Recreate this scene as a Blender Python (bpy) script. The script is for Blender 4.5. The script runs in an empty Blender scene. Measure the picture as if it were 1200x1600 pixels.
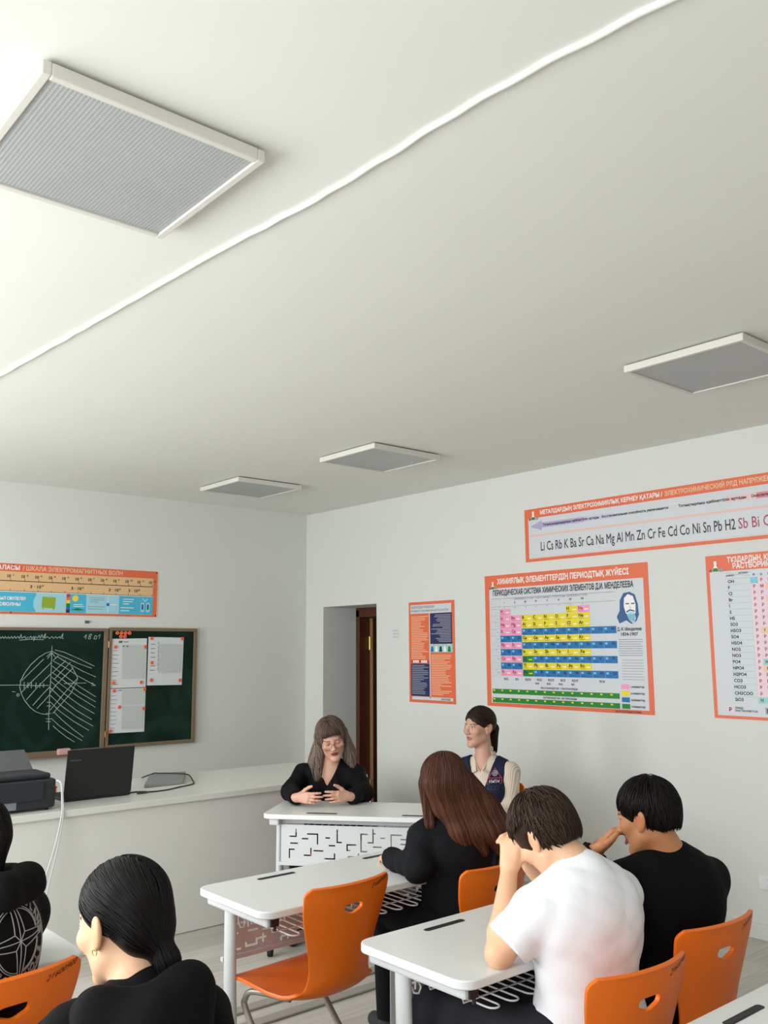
import bpy, bmesh, math, random
import numpy as np
from mathutils import Vector, Matrix
from mathutils.geometry import tessellate_polygon

random.seed(7)
rng = np.random.default_rng(11)
scene = bpy.context.scene
COL = scene.collection
PI = math.pi

# ------------------------------------------------------------------ camera, world, light, exposure
CAM_YAW, CAM_PITCH, CAM_ROLL = 0.7089, 0.1526, -0.0054
CAM_H = 1.65
FOCAL_PX = 1405.0


def set_camera():
    cam = bpy.data.cameras.new('camera')
    ob = bpy.data.objects.new('camera', cam)
    COL.objects.link(ob)
    cy, sy, cp, sp = math.cos(CAM_YAW), math.sin(CAM_YAW), math.cos(CAM_PITCH), math.sin(CAM_PITCH)
    f = Vector((sy * cp, cy * cp, sp))
    r = Vector((cy, -sy, 0))
    u = r.cross(f)
    cr, sr = math.cos(CAM_ROLL), math.sin(CAM_ROLL)
    r2 = r * cr + u * sr
    u2 = -r * sr + u * cr
    ob.matrix_world = Matrix(((r2.x, u2.x, -f.x, 0), (r2.y, u2.y, -f.y, 0), (r2.z, u2.z, -f.z, CAM_H), (0, 0, 0, 1)))
    cam.sensor_fit = 'VERTICAL'
    cam.sensor_height = 36.0
    cam.sensor_width = 27.0
    cam.lens = FOCAL_PX / 1600 * 36.0
    cam.clip_start = 0.05
    scene.camera = ob


set_camera()
scene.view_settings.view_transform = 'Standard'
scene.view_settings.look = 'None'
scene.view_settings.gamma = 1.0
scene.view_settings.use_curve_mapping = False
scene.view_settings.exposure = 0.02

world = bpy.data.worlds.new('sky')
scene.world = world
world.use_nodes = True
bgn = world.node_tree.nodes['Background']
bgn.inputs['Color'].default_value = (0.80, 0.88, 1.0, 1)
bgn.inputs['Strength'].default_value = 1.0

ROOM_X0, ROOM_X1, ROOM_Y0, ROOM_Y1, ROOM_H = -1.15, 5.193, -1.9, 7.239, 2.985
WINDOWS = [(-1.2, 0.9), (1.7, 3.8), (4.5, 6.3)]      # y ranges of the windows in the left wall
WIN_Z = (0.9, 2.62)
WIN_POWER = (25.0, 46.0, 66.0)


def window_light(y0, y1, power):
    li = bpy.data.lights.new('window_daylight', 'AREA')
    li.shape = 'RECTANGLE'
    li.size = WIN_Z[1] - WIN_Z[0]
    li.size_y = y1 - y0
    li.energy = power
    li.color = (0.97, 0.99, 1.0)
    ob = bpy.data.objects.new('window_daylight', li)
    COL.objects.link(ob)
    ob.location = (ROOM_X0 - 0.12, (y0 + y1) / 2, (WIN_Z[0] + WIN_Z[1]) / 2)
    ob.rotation_euler = (0, -PI / 2 + math.radians(17), 0)      # sky light comes from above


for (a, b), w in zip(WINDOWS, WIN_POWER):
    window_light(a, b, w * (b - a))

# ------------------------------------------------------------------ materials


def lin(c):
    out = []
    for v in c:
        v = v / 255.0
        out.append(v / 12.92 if v <= 0.04045 else ((v + 0.055) / 1.055) ** 2.4)
    return (out[0], out[1], out[2], 1.0)


def mat(name, rgb, rough=0.5, metal=0.0, spec=0.5, bump=None, vary=None, coat=0.0, sheen=0.0, sss=0.0, alpha=1.0):
    """bump = (scale, strength[, stretch xyz]); vary = (scale, amount)"""
    m = bpy.data.materials.new(name)
    m.use_nodes = True
    nt = m.node_tree
    b = nt.nodes['Principled BSDF']
    col = lin(rgb)
    b.inputs['Base Color'].default_value = col
    b.inputs['Roughness'].default_value = rough
    b.inputs['Metallic'].default_value = metal
    b.inputs['Specular IOR Level'].default_value = spec
    b.inputs['Coat Weight'].default_value = coat
    b.inputs['Sheen Weight'].default_value = sheen
    if sss:
        b.inputs['Subsurface Weight'].default_value = sss
        b.inputs['Subsurface Radius'].default_value = (1.0, 0.4, 0.25)
        b.inputs['Subsurface Scale'].default_value = 0.006
    if alpha < 1:
        b.inputs['Alpha'].default_value = alpha
    if bump or vary:
        tc = nt.nodes.new('ShaderNodeTexCoord')
    if vary:
        n = nt.nodes.new('ShaderNodeTexNoise')
        n.inputs['Scale'].default_value = vary[0]
        n.inputs['Detail'].default_value = 4
        nt.links.new(tc.outputs['Object'], n.inputs['Vector'])
        mx = nt.nodes.new('ShaderNodeMix')
        mx.data_type = 'RGBA'
        mx.inputs['A'].default_value = tuple(c * (1 - vary[1]) for c in col[:3]) + (1,)
        mx.inputs['B'].default_value = tuple(min(1, c * (1 + vary[1])) for c in col[:3]) + (1,)
        nt.links.new(n.outputs['Fac'], mx.inputs['Factor'])
        nt.links.new(mx.outputs['Result'], b.inputs['Base Color'])
    if bump:
        mp = nt.nodes.new('ShaderNodeMapping')
        if len(bump) > 2:
            mp.inputs['Scale'].default_value = bump[2]
        n2 = nt.nodes.new('ShaderNodeTexNoise')
        n2.inputs['Scale'].default_value = bump[0]
        n2.inputs['Detail'].default_value = 3
        bp = nt.nodes.new('ShaderNodeBump')
        bp.inputs['Strength'].default_value = bump[1]
        bp.inputs['Distance'].default_value = 0.01
        nt.links.new(tc.outputs['Object'], mp.inputs['Vector'])
        nt.links.new(mp.outputs['Vector'], n2.inputs['Vector'])
        nt.links.new(n2.outputs['Fac'], bp.inputs['Height'])
        nt.links.new(bp.outputs['Normal'], b.inputs['Normal'])
    return m


def attr_mat(name, rough=0.5, spec=0.5, sss=0.0, bump=None, sheen=0.0):
    """material whose base colour is the mesh's own colour attribute"""
    m = mat(name, (128, 128, 128), rough=rough, spec=spec, sss=sss, bump=bump, sheen=sheen)
    nt = m.node_tree
    a = nt.nodes.new('ShaderNodeAttribute')
    a.attribute_name = 'tint'
    nt.links.new(a.outputs['Color'], nt.nodes['Principled BSDF'].inputs['Base Color'])
    return m


def floor_material():
    m = mat('floor_laminate', (196, 191, 182), rough=0.42)
    nt = m.node_tree
    b = nt.nodes['Principled BSDF']
    tc = nt.nodes.new('ShaderNodeTexCoord')
    mp = nt.nodes.new('ShaderNodeMapping')
    mp.inputs['Scale'].default_value = (1, 1, 1)
    br = nt.nodes.new('ShaderNodeTexBrick')
    br.inputs['Scale'].default_value = 1.0
    br.inputs['Brick Width'].default_value = 1.2
    br.inputs['Row Height'].default_value = 0.19
    br.inputs['Mortar Size'].default_value = 0.0015
    br.inputs['Color1'].default_value = lin((205, 200, 192))
    br.inputs['Color2'].default_value = lin((190, 185, 176))
    br.inputs['Mortar'].default_value = lin((150, 145, 136))
    nz = nt.nodes.new('ShaderNodeTexNoise')
    nz.inputs['Scale'].default_value = 3.0
    nz.inputs['Detail'].default_value = 6
    mp2 = nt.nodes.new('ShaderNodeMapping')
    mp2.inputs['Scale'].default_value = (1.2, 16, 1)
    mx = nt.nodes.new('ShaderNodeMix')
    mx.data_type = 'RGBA'
    mx.blend_type = 'MULTIPLY'
    mx.inputs['Factor'].default_value = 1.0
    rp = nt.nodes.new('ShaderNodeValToRGB')
    rp.color_ramp.elements[0].position = 0.3
    rp.color_ramp.elements[0].color = (0.82, 0.80, 0.77, 1)
    rp.color_ramp.elements[1].position = 0.7
    rp.color_ramp.elements[1].color = (1, 1, 1, 1)
    L = nt.links.new
    L(tc.outputs['Object'], mp.inputs['Vector'])
    L(mp.outputs['Vector'], br.inputs['Vector'])
    L(tc.outputs['Object'], mp2.inputs['Vector'])
    L(mp2.outputs['Vector'], nz.inputs['Vector'])
    L(nz.outputs['Fac'], rp.inputs['Fac'])
    L(br.outputs['Color'], mx.inputs['A'])
    L(rp.outputs['Color'], mx.inputs['B'])
    L(mx.outputs['Result'], b.inputs['Base Color'])
    return m


def prism_material():
    """prismatic acrylic sheet of an unlit ceiling lamp"""
    m = mat('prismatic_acrylic', (178, 181, 180), rough=0.35, spec=0.5)
    nt = m.node_tree
    b = nt.nodes['Principled BSDF']
    tc = nt.nodes.new('ShaderNodeTexCoord')
    vo = nt.nodes.new('ShaderNodeTexVoronoi')
    vo.inputs['Scale'].default_value = 95
    vo.inputs['Randomness'].default_value = 0.0
    bp = nt.nodes.new('ShaderNodeBump')
    bp.inputs['Strength'].default_value = 0.45
    bp.inputs['Distance'].default_value = 0.006
    nz = nt.nodes.new('ShaderNodeTexNoise')
    nz.inputs['Scale'].default_value = 2.2
    mx = nt.nodes.new('ShaderNodeMix')
    mx.data_type = 'RGBA'
    mx.inputs['A'].default_value = lin((170, 173, 172))
    mx.inputs['B'].default_value = lin((186, 189, 188))
    rp = nt.nodes.new('ShaderNodeMath')
    rp.operation = 'GREATER_THAN'
    rp.inputs[1].default_value = 0.5
    mx2 = nt.nodes.new('ShaderNodeMix')
    mx2.data_type = 'RGBA'
    mx2.blend_type = 'MULTIPLY'
    mx2.inputs['B'].default_value = (0.90, 0.90, 0.90, 1)
    L = nt.links.new
    L(tc.outputs['Object'], vo.inputs['Vector'])
    L(tc.outputs['Object'], nz.inputs['Vector'])
    L(vo.outputs['Distance'], bp.inputs['Height'])
    L(bp.outputs['Normal'], b.inputs['Normal'])
    L(nz.outputs['Fac'], mx.inputs['Factor'])
    L(vo.outputs['Distance'], rp.inputs[0])
    L(rp.outputs[0], mx2.inputs['Factor'])
    L(mx.outputs['Result'], mx2.inputs['A'])
    L(mx2.outputs['Result'], b.inputs['Base Color'])
    return m


def board_material():
    m = mat('chalkboard_green', (14, 42, 32), rough=0.45, spec=0.15)
    nt = m.node_tree
    b = nt.nodes['Principled BSDF']
    tc = nt.nodes.new('ShaderNodeTexCoord')
    nz = nt.nodes.new('ShaderNodeTexNoise')
    nz.inputs['Scale'].default_value = 2.5
    nz.inputs['Detail'].default_value = 5
    nz.inputs['Distortion'].default_value = 1.5
    mx = nt.nodes.new('ShaderNodeMix')
    mx.data_type = 'RGBA'
    mx.inputs['A'].default_value = lin((10, 36, 27))
    mx.inputs['B'].default_value = lin((34, 60, 51))
    rp = nt.nodes.new('ShaderNodeMapRange')
    rp.inputs['From Min'].default_value = 0.45
    rp.inputs['From Max'].default_value = 0.85
    L = nt.links.new
    L(tc.outputs['Object'], nz.inputs['Vector'])
    L(nz.outputs['Fac'], rp.inputs['Value'])
    L(rp.outputs['Result'], mx.inputs['Factor'])
    L(mx.outputs['Result'], b.inputs['Base Color'])
    return m


def wood_material():
    m = mat('brown_varnished_wood', (84, 44, 24), rough=0.4)
    nt = m.node_tree
    b = nt.nodes['Principled BSDF']
    tc = nt.nodes.new('ShaderNodeTexCoord')
    mp = nt.nodes.new('ShaderNodeMapping')
    mp.inputs['Scale'].default_value = (14, 14, 0.8)
    nz = nt.nodes.new('ShaderNodeTexNoise')
    nz.inputs['Scale'].default_value = 3
    nz.inputs['Detail'].default_value = 6
    mx = nt.nodes.new('ShaderNodeMix')
    mx.data_type = 'RGBA'
    mx.inputs['A'].default_value = lin((60, 26, 12))
    mx.inputs['B'].default_value = lin((104, 58, 32))
    L = nt.links.new
    L(tc.outputs['Object'], mp.inputs['Vector'])
    L(mp.outputs['Vector'], nz.inputs['Vector'])
    L(nz.outputs['Fac'], mx.inputs['Factor'])
    L(mx.outputs['Result'], b.inputs['Base Color'])
    return m


M = {
    'wall': mat('wall_paint', (218, 220, 215), rough=0.85, bump=(9, 0.08), vary=(1.1, 0.015)),
    'ceiling': mat('ceiling_paint', (233, 233, 226), rough=0.9, bump=(5, 0.12), vary=(1.4, 0.02)),
    'floor': floor_material(),
    'trim': mat('grey_white_trim', (214, 214, 208), rough=0.5),
    'lampframe': mat('lamp_frame_white', (218, 215, 207), rough=0.5),
    'prism': prism_material(),
    'shadowgap': mat('lamp_back_grey', (120, 118, 114), rough=0.8),
    'desk': mat('white_laminate', (226, 229, 226), rough=0.28, spec=0.5),
    'deskedge': mat('white_edge_band', (236, 238, 236), rough=0.35),
    'metal': mat('grey_white_steel', (205, 208, 208), rough=0.4),
    'wire': mat('white_coated_wire', (232, 232, 230), rough=0.35),
    'black': mat('black_plastic', (22, 22, 23), rough=0.45),
    'rubber': mat('black_rubber', (16, 16, 17), rough=0.8),
    'orange': mat('orange_plastic', (238, 112, 8), rough=0.38, bump=(260, 0.04)),
    'tube': mat('grey_chair_tube', (158, 155, 147), rough=0.35, metal=0.3),
    'ink': mat('black_marker_ink', (52, 26, 16), rough=0.6),
    'counter': mat('counter_white', (222, 222, 216), rough=0.45),
    'countertop': mat('counter_top_white', (220, 220, 213), rough=0.35),
    'board': board_material(),
    'boardframe': mat('chalkboard_frame_brown', (128, 110, 88), rough=0.45, metal=0.2),
    'boardback': mat('chalkboard_side_cream', (222, 212, 196), rough=0.6),
    'chalk': mat('chalk_white', (150, 168, 156), rough=0.95),
    'paper': mat('white_paper', (214, 218, 218), rough=0.75),
    'papergrid': mat('paper_print_grey', (192, 198, 195), rough=0.75),
    'papertext': mat('paper_text_dark', (88, 92, 96), rough=0.75),
    'magnet': mat('orange_magnet', (246, 120, 78), rough=0.35),
    'magnethub': mat('magnet_dimple', (214, 92, 62), rough=0.4),
    'porange': mat('poster_orange', (228, 108, 68), rough=0.45),
    'ppale': mat('poster_pale_paper', (208, 212, 216), rough=0.45),
    'pwhite': mat('poster_white', (244, 240, 236), rough=0.45),
    'pcream': mat('poster_cream_print', (240, 196, 160), rough=0.45),
    'ppink': mat('poster_pink', (240, 158, 192), rough=0.45),
    'pyellow': mat('poster_yellow', (234, 214, 16), rough=0.45),
    'pblue': mat('poster_blue', (6, 112, 176), rough=0.45),
    'pgreen': mat('poster_green', (14, 128, 40), rough=0.45),
    'pnavy': mat('poster_navy', (34, 38, 92), rough=0.45),
    'pblack': mat('poster_black_print', (40, 42, 48), rough=0.5),
    'pgrey': mat('poster_grey_print', (150, 154, 160), rough=0.5),
    'pline': mat('poster_rule_grey', (186, 192, 196), rough=0.5),
    'plilac': mat('poster_lilac', (178, 168, 206), rough=0.45),
    'plilac2': mat('poster_lilac_pale', (204, 200, 220), rough=0.45),
    'pred': mat('poster_soft_red', (226, 130, 134), rough=0.45),
    'pred2': mat('poster_pale_red', (232, 196, 194), rough=0.45),
    'prose': mat('poster_rose_rule', (232, 190, 176), rough=0.45),
    'pwine': mat('poster_wine_print', (172, 62, 92), rough=0.45),
    'pcell': mat('poster_pink_cell', (234, 208, 216), rough=0.45),
    'pteal': mat('poster_teal_cell', (150, 208, 204), rough=0.45),
    'psky': mat('poster_sky_cell', (118, 196, 220), rough=0.45),
    'pgreycell': mat('poster_grey_cell', (208, 214, 218), rough=0.45),
    'ptan': mat('poster_tan', (226, 186, 136), rough=0.45),
    'pcyan': mat('poster_cyan', (72, 182, 214), rough=0.45),
    'pcyan2': mat('poster_pale_cyan', (160, 212, 228), rough=0.45),
    'polive': mat('poster_olive', (160, 180, 48), rough=0.45),
    'psun': mat('poster_sun_yellow', (244, 214, 60), rough=0.45),
    'pface': mat('poster_pale_blue_ink', (196, 218, 232), rough=0.45),
    'pink_blue': mat('poster_blue_ink', (40, 88, 140), rough=0.45),
    'wood': wood_material(),
    'woodpale': mat('worn_door_edge', (150, 108, 76), rough=0.5, vary=(6, 0.15)),
    'brass': mat('brass_hinge', (212, 180, 110), rough=0.3, metal=0.8),
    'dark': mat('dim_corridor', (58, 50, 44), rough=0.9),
    'printer': mat('printer_charcoal', (34, 38, 44), rough=0.5),
    'printer2': mat('printer_grey_tray', (88, 90, 92), rough=0.5),
    'printlabel': mat('printer_grey_label', (120, 128, 138), rough=0.5),
    'laptop': mat('laptop_black', (24, 24, 25), rough=0.5),
    'laptopmark': mat('laptop_grey_mark', (64, 64, 66), rough=0.4),
    'greyplate': mat('grey_folder_plastic', (140, 146, 142), rough=0.5),
    'cable': mat('white_cable', (200, 202, 200), rough=0.5),
    'cableblack': mat('black_cable', (40, 40, 40), rough=0.5),
    'coral': mat('coral_plastic', (240, 118, 96), rough=0.5),
    'sponge': mat('pink_sponge', (206, 158, 156), rough=0.9),
    'white': mat('white_plastic', (226, 228, 226), rough=0.4),
}

# ------------------------------------------------------------------ mesh helpers


class MB:
    """collects geometry of one mesh"""

    def __init__(self):
        self.v = []
        self.f = []
        self.m = []

    def add(self, verts, faces, mi=0):
        o = len(self.v)
        self.v.extend([tuple(map(float, p)) for p in verts])
        for f in faces:
            self.f.append(tuple(i + o for i in f))
            self.m.append(mi)

    def box(self, c, s, rz=0.0, mi=0, R=None):
        hx, hy, hz = s[0] / 2, s[1] / 2, s[2] / 2
        pts = [(x, y, z) for z in (-hz, hz) for y in (-hy, hy) for x in (-hx, hx)]
        if R is None:
            ca, sa = math.cos(rz), math.sin(rz)
            pts = [(c[0] + x * ca - y * sa, c[1] + x * sa + y * ca, c[2] + z) for x, y, z in pts]
        else:
            pts = [tuple(Vector(c) + R @ Vector(p)) for p in pts]
        self.add(pts, [(0, 2, 3, 1), (4, 5, 7, 6), (0, 1, 5, 4), (2, 6, 7, 3), (0, 4, 6, 2), (1, 3, 7, 5)], mi)

    def box2(self, lo, hi, mi=0):
        self.box([(a + b) / 2 for a, b in zip(lo, hi)], [b - a for a, b in zip(lo, hi)], 0, mi)

    def prism(self, outline, z0, z1, mi=0):
        n = len(outline)
        v = [(x, y, z0) for x, y in outline] + [(x, y, z1) for x, y in outline]
        fs = [tuple(range(n - 1, -1, -1)), tuple(range(n, 2 * n))]
        fs += [(i, (i + 1) % n, n + (i + 1) % n, n + i) for i in range(n)]
        self.add(v, fs, mi)

    def tube(self, path, r, n=8, mi=0, closed=False, caps=True):
        P = [Vector(p) for p in path]
        k = len(P)
        rr = r if hasattr(r, '__len__') else [r] * k
        ts = []
        for i in range(k):
            if closed:
                t = P[(i + 1) % k] - P[i - 1]
            else:
                t = P[min(i + 1, k - 1)] - P[max(i - 1, 0)]
            ts.append(t.normalized() if t.length > 1e-9 else Vector((0, 0, 1)))
        ref = Vector((0, 0, 1)) if abs(ts[0].z) < 0.9 else Vector((1, 0, 0))
        nx = ts[0].cross(ref).normalized()
        vs = []
        for i in range(k):
            nx = (nx - ts[i] * nx.dot(ts[i]))
            nx = nx.normalized() if nx.length > 1e-6 else ts[i].orthogonal().normalized()
            ny = ts[i].cross(nx)
            for j in range(n):
                a = 2 * PI * j / n
                vs.append(P[i] + (nx * math.cos(a) + ny * math.sin(a)) * rr[i])
        fs = []
        for i in range(k if closed else k - 1):
            i2 = (i + 1) % k
            for j in range(n):
                j2 = (j + 1) % n
                fs.append((i * n + j, i * n + j2, i2 * n + j2, i2 * n + j))
        if caps and not closed:
            fs.append(tuple(range(n - 1, -1, -1)))
            fs.append(tuple((k - 1) * n + j for j in range(n)))
        self.add(vs, fs, mi)

    def cyl(self, c0, c1, r, n=20, mi=0):
        self.tube([c0, c1], r, n, mi)

    def build(self, name, mats, parent=None, loc=None, smooth=None, bevel=None, rz=0.0):
        me = bpy.data.meshes.new(name)
        me.from_pydata(self.v, [], self.f)
        mats = mats if isinstance(mats, (list, tuple)) else [mats]
        for q in mats:
            me.materials.append(q)
        me.polygons.foreach_set('material_index', self.m)
        me.update()
        if smooth is not None:
            me.polygons.foreach_set('use_smooth', [True] * len(me.polygons))
            me.set_sharp_from_angle(angle=math.radians(smooth))
        ob = bpy.data.objects.new(name, me)
        COL.objects.link(ob)
        if parent is not None:
            ob.parent = parent
        if loc is not None:
            ob.location = loc
        ob.rotation_euler.z = rz
        if bevel:
            b = ob.modifiers.new('edge', 'BEVEL')
            b.width = bevel
            b.segments = 2
            b.limit_method = 'ANGLE'
        return ob


def tag(o, label, cat, group=None, kind=None):
    o['label'] = label
    o['category'] = cat
    if group:
        o['group'] = group
    if kind:
        o['kind'] = kind
    return o


def thing(name, label, cat, loc=(0, 0, 0), rz=0.0, group=None):
    o = bpy.data.objects.new(name, None)
    o.empty_display_size = 0.05
    COL.objects.link(o)
    o.location = loc
    o.rotation_euler.z = rz
    return tag(o, label, cat, group)


def struct(mb, name, m, smooth=None, parent=None, bevel=None):
    o = mb.build(name, m, parent, smooth=smooth, bevel=bevel)
    if parent is None:
        o['kind'] = 'structure'
    return o


def dup(root, loc, rz, label, group=None):
    """copy of a thing with its parts and their sub-parts"""
    r = root.copy()
    COL.objects.link(r)
    r.location = loc
    r.rotation_euler.z = rz
    r['label'] = label
    if group:
        r['group'] = group
    for ch in list(root.children):
        c = ch.copy()
        COL.objects.link(c)
        c.parent = r
        for g in ch.children:
            d = g.copy()
            COL.objects.link(d)
            d.parent = c
    return r


def rounded_rect(w, d, r, n=6):
    pts = []
    for cx, cy, a0 in ((w / 2 - r, d / 2 - r, 0), (-w / 2 + r, d / 2 - r, PI / 2), (-w / 2 + r, -d / 2 + r, PI), (w / 2 - r, -d / 2 + r, 1.5 * PI)):
        for i in range(n + 1):
            a = a0 + PI / 2 * i / n
            pts.append((cx + r * math.cos(a), cy + r * math.sin(a)))
    return pts


_text_cache = {}


def text_loops(s):
    """closed outlines of a string; baseline at 0, capitals 1 high, left edge at 0"""
    cu = bpy.data.curves.new('lettering', 'FONT')
    cu.body = s
    cu.size = 1.0
    cu.resolution_u = 2
    cu.fill_mode = 'NONE'
    ob = bpy.data.objects.new('lettering', cu)
    COL.objects.link(ob)
    me = ob.evaluated_get(bpy.context.evaluated_depsgraph_get()).to_mesh()
    v = np.array([tuple(q.co)[:2] for q in me.vertices], float).reshape(-1, 2)
    es = [tuple(sorted(e.vertices)) for e in me.edges]
    ob.to_mesh_clear()
    bpy.data.objects.remove(ob)
    bpy.data.curves.remove(cu)
    if not len(v):
        return []
    v[:, 0] -= v[:, 0].min()
    v /= 0.715
    linked = {x for x, y in es if y == x + 1}
    loops, cur = [], [0]
    for i in range(1, len(v)):
        if i - 1 in linked:
            cur.append(i)
        else:
            loops.append(cur)
            cur = [i]
    loops.append(cur)
    return [v[l] for l in loops if len(l) > 2]


def inside(pt, poly):
    x, y = pt
    c = False
    j = len(poly) - 1
    for i in range(len(poly)):
        (xi, yi), (xj, yj) = poly[i], poly[j]
        if (yi > y) != (yj > y) and x < (xj - xi) * (y - yi) / (yj - yi) + xi:
            c = not c
        j = i
    return c


def text_mesh(s, bold=0.0):
    """filled lettering as (verts, faces, width); every outline is filled on its own so that overlapping strokes stay whole"""
    key = (s, bold)
    if key in _text_cache:
        return _text_cache[key]
    loops = text_loops(s)
    area = [0.5 * float(np.sum(l[:, 0] * np.roll(l[:, 1], -1) - np.roll(l[:, 0], -1) * l[:, 1])) for l in loops]
    V, F = [], []
    if loops:
        sg = np.sign(area[int(np.argmax(np.abs(area)))])
        outer = [i for i, q in enumerate(area) if np.sign(q) == sg]
        holes = {i: [] for i in outer}
        for i, q in enumerate(area):
            if i not in holes:
                c = [o for o in outer if abs(area[o]) > abs(q) and inside(loops[i][0], loops[o])]
                if c:
                    holes[min(c, key=lambda o: abs(area[o]))].append(i)
        for o in outer:
            polys = [[Vector((x, y, 0)) for x, y in loops[k]] for k in [o] + holes[o]]
            flat = [p for q in polys for p in q]
            base = len(V)
            V += [(p.x, p.y, 0.00006 * (o % 3)) for p in flat]
            F += [tuple(base + k for k in t) for t in tessellate_polygon(polys)]
        if bold:
            for l in loops:
                for k in range(len(l)):
                    p, q = l[k], l[(k + 1) % len(l)]
                    d = q - p
                    n = np.array([-d[1], d[0]]) / (np.hypot(*d) + 1e-9) * bold
                    e = d / (np.hypot(*d) + 1e-9) * bold * 0.5
                    base = len(V)
                    dz = 0.00022 + 0.00006 * (k % 2) + (0.00005 if k == len(l) - 1 else 0)
                    V += [(x, y, dz) for x, y in (p - e + n, p - e - n, q + e - n, q + e + n)]
                    F.append((base, base + 1, base + 2, base + 3))
    v = np.array(V, float).reshape(-1, 3)
    w = max(l[:, 0].max() for l in loops) if loops else 0.0
    _text_cache[key] = (v, F, w)
    return _text_cache[key]


# ------------------------------------------------------------------ the room
mb = MB()
mb.box2((ROOM_X0 - 0.3, ROOM_Y0 - 0.3, -0.12), (ROOM_X1 + 2.4, ROOM_Y1 + 0.3, 0.0))
struct(mb, 'floor', M['floor'])
mb = MB()
mb.box2((ROOM_X0 - 0.3, ROOM_Y0 - 0.3, ROOM_H), (ROOM_X1 + 0.0, ROOM_Y1 + 0.0, ROOM_H + 0.15))
struct(mb, 'ceiling', M['ceiling'])
mb = MB()
mb.box2((ROOM_X0 - 0.3, ROOM_Y1, 0), (ROOM_X1 + 0.42, ROOM_Y1 + 0.2, ROOM_H + 0.15))
struct(mb, 'wall_front', M['wall'])
mb = MB()
mb.box2((ROOM_X0 - 0.3, ROOM_Y0 - 0.2, 0), (ROOM_X1 + 0.4, ROOM_Y0, ROOM_H + 0.15))
struct(mb, 'wall_back', M['wall'])
# right wall with the deep doorway near the front corner
DOOR_Y = (6.165, 6.955)
DOOR_Z = 2.062
WALL_T = 0.40
mb = MB()
for lo, hi in (((ROOM_X1, ROOM_Y0, 0), (ROOM_X1 + WALL_T, DOOR_Y[0], ROOM_H + 0.15)),
               ((ROOM_X1, DOOR_Y[1], 0), (ROOM_X1 + WALL_T, ROOM_Y1, ROOM_H + 0.15)),
               ((ROOM_X1, DOOR_Y[0], DOOR_Z), (ROOM_X1 + WALL_T, DOOR_Y[1], ROOM_H + 0.15))):
    mb.box2(lo, hi)
struct(mb, 'wall_right', M['wall'])
# left wall: piers, sills and lintels around three windows
mb = MB()
ys = [ROOM_Y0] + [v for w in WINDOWS for v in w] + [ROOM_Y1]
for i in range(0, len(ys), 2):
    mb.box2((ROOM_X0 - 0.3, ys[i], 0), (ROOM_X0, ys[i + 1], ROOM_H + 0.15))
for a, b in WINDOWS:
    mb.box2((ROOM_X0 - 0.3, a, 0), (ROOM_X0, b, WIN_Z[0]))
    mb.box2((ROOM_X0 - 0.3, a, WIN_Z[1]), (ROOM_X0, b, ROOM_H + 0.15))
struct(mb, 'wall_left', M['wall'])
for i, (a, b) in enumerate(WINDOWS):
    mb = MB()
    x0, x1 = ROOM_X0 - 0.26, ROOM_X0 - 0.19
    for lo, hi in (((x0, a, WIN_Z[0]), (x1, a + 0.06, WIN_Z[1])), ((x0, b - 0.06, WIN_Z[0]), (x1, b, WIN_Z[1])),
                   ((x0, a, WIN_Z[0]), (x1, b, WIN_Z[0] + 0.06)), ((x0, a, WIN_Z[1] - 0.06), (x1, b, WIN_Z[1])),
                   ((x0, (a + b) / 2 - 0.04, WIN_Z[0]), (x1, (a + b) / 2 + 0.04, WIN_Z[1]))):
        mb.box2(lo, hi)
    struct(mb, 'window_%d' % (i + 1), M['white'])
# skirting along the right wall
mb = MB()
mb.box2((ROOM_X1 - 0.014, ROOM_Y0, 0.0), (ROOM_X1, DOOR_Y[0] - 0.02, 0.085))
struct(mb, 'baseboard_right', M['trim'], bevel=0.004)
# two low grey strips across the floor in front of the counter
for i, y in enumerate((3.66, 3.83)):
    mb = MB()
    mb.prism([(1.3, y - 0.034), (4.3, y - 0.034), (4.3, y + 0.034), (1.3, y + 0.034)], 0.0, 0.012)
    struct(mb, 'trim_%d' % (i + 1), mat('floor_strip_grey', (150, 144, 136), rough=0.6), bevel=0.004)

# door: frame set deep in the doorway, leaf swung out into a dim corridor
fx = ROOM_X1 + WALL_T
mb = MB()
mb.box2((fx, DOOR_Y[1] - 0.05, 0), (fx + 0.13, DOOR_Y[1] + 0.05, DOOR_Z - 0.02))
mb.box2((fx, DOOR_Y[0] - 0.05, 0), (fx + 0.13, DOOR_Y[0] + 0.05, DOOR_Z - 0.02))
mb.box2((fx, DOOR_Y[0] - 0.05, DOOR_Z - 0.09), (fx + 0.13, DOOR_Y[1] + 0.05, DOOR_Z + 0.02))
frame = struct(mb, 'door_1', M['wood'], bevel=0.004)
mb = MB()
mb.box2((fx + 0.135, DOOR_Y[1] - 0.10, 0.01), (fx + 0.86, DOOR_Y[1] - 0.056, DOOR_Z - 0.10))
leaf = struct(mb, 'door_leaf', M['wood'], parent=frame)
mb = MB()
mb.box2((fx + 0.131, DOOR_Y[1] - 0.10, 0.01), (fx + 0.1345, DOOR_Y[1] - 0.056, DOOR_Z - 0.10))
mb.build('leaf_edge', M['woodpale'], leaf)
for z in (1.66, 0.3):
    mb = MB()
    mb.box2((fx + 0.125, DOOR_Y[1] - 0.097, z), (fx + 0.1305, DOOR_Y[1] - 0.060, z + 0.12))
    mb.cyl((fx + 0.127, DOOR_Y[1] - 0.058, z - 0.005), (fx + 0.127, DOOR_Y[1] - 0.058, z + 0.125), 0.007, 10)
    mb.build('hinge', M['brass'], leaf)
mb = MB()                                                # corridor beyond, its dimness put into the dark wall colour
mb.box2((ROOM_X1 + 2.2, 4.5, 0), (ROOM_X1 + 2.3, 9.2, 2.7))
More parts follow.
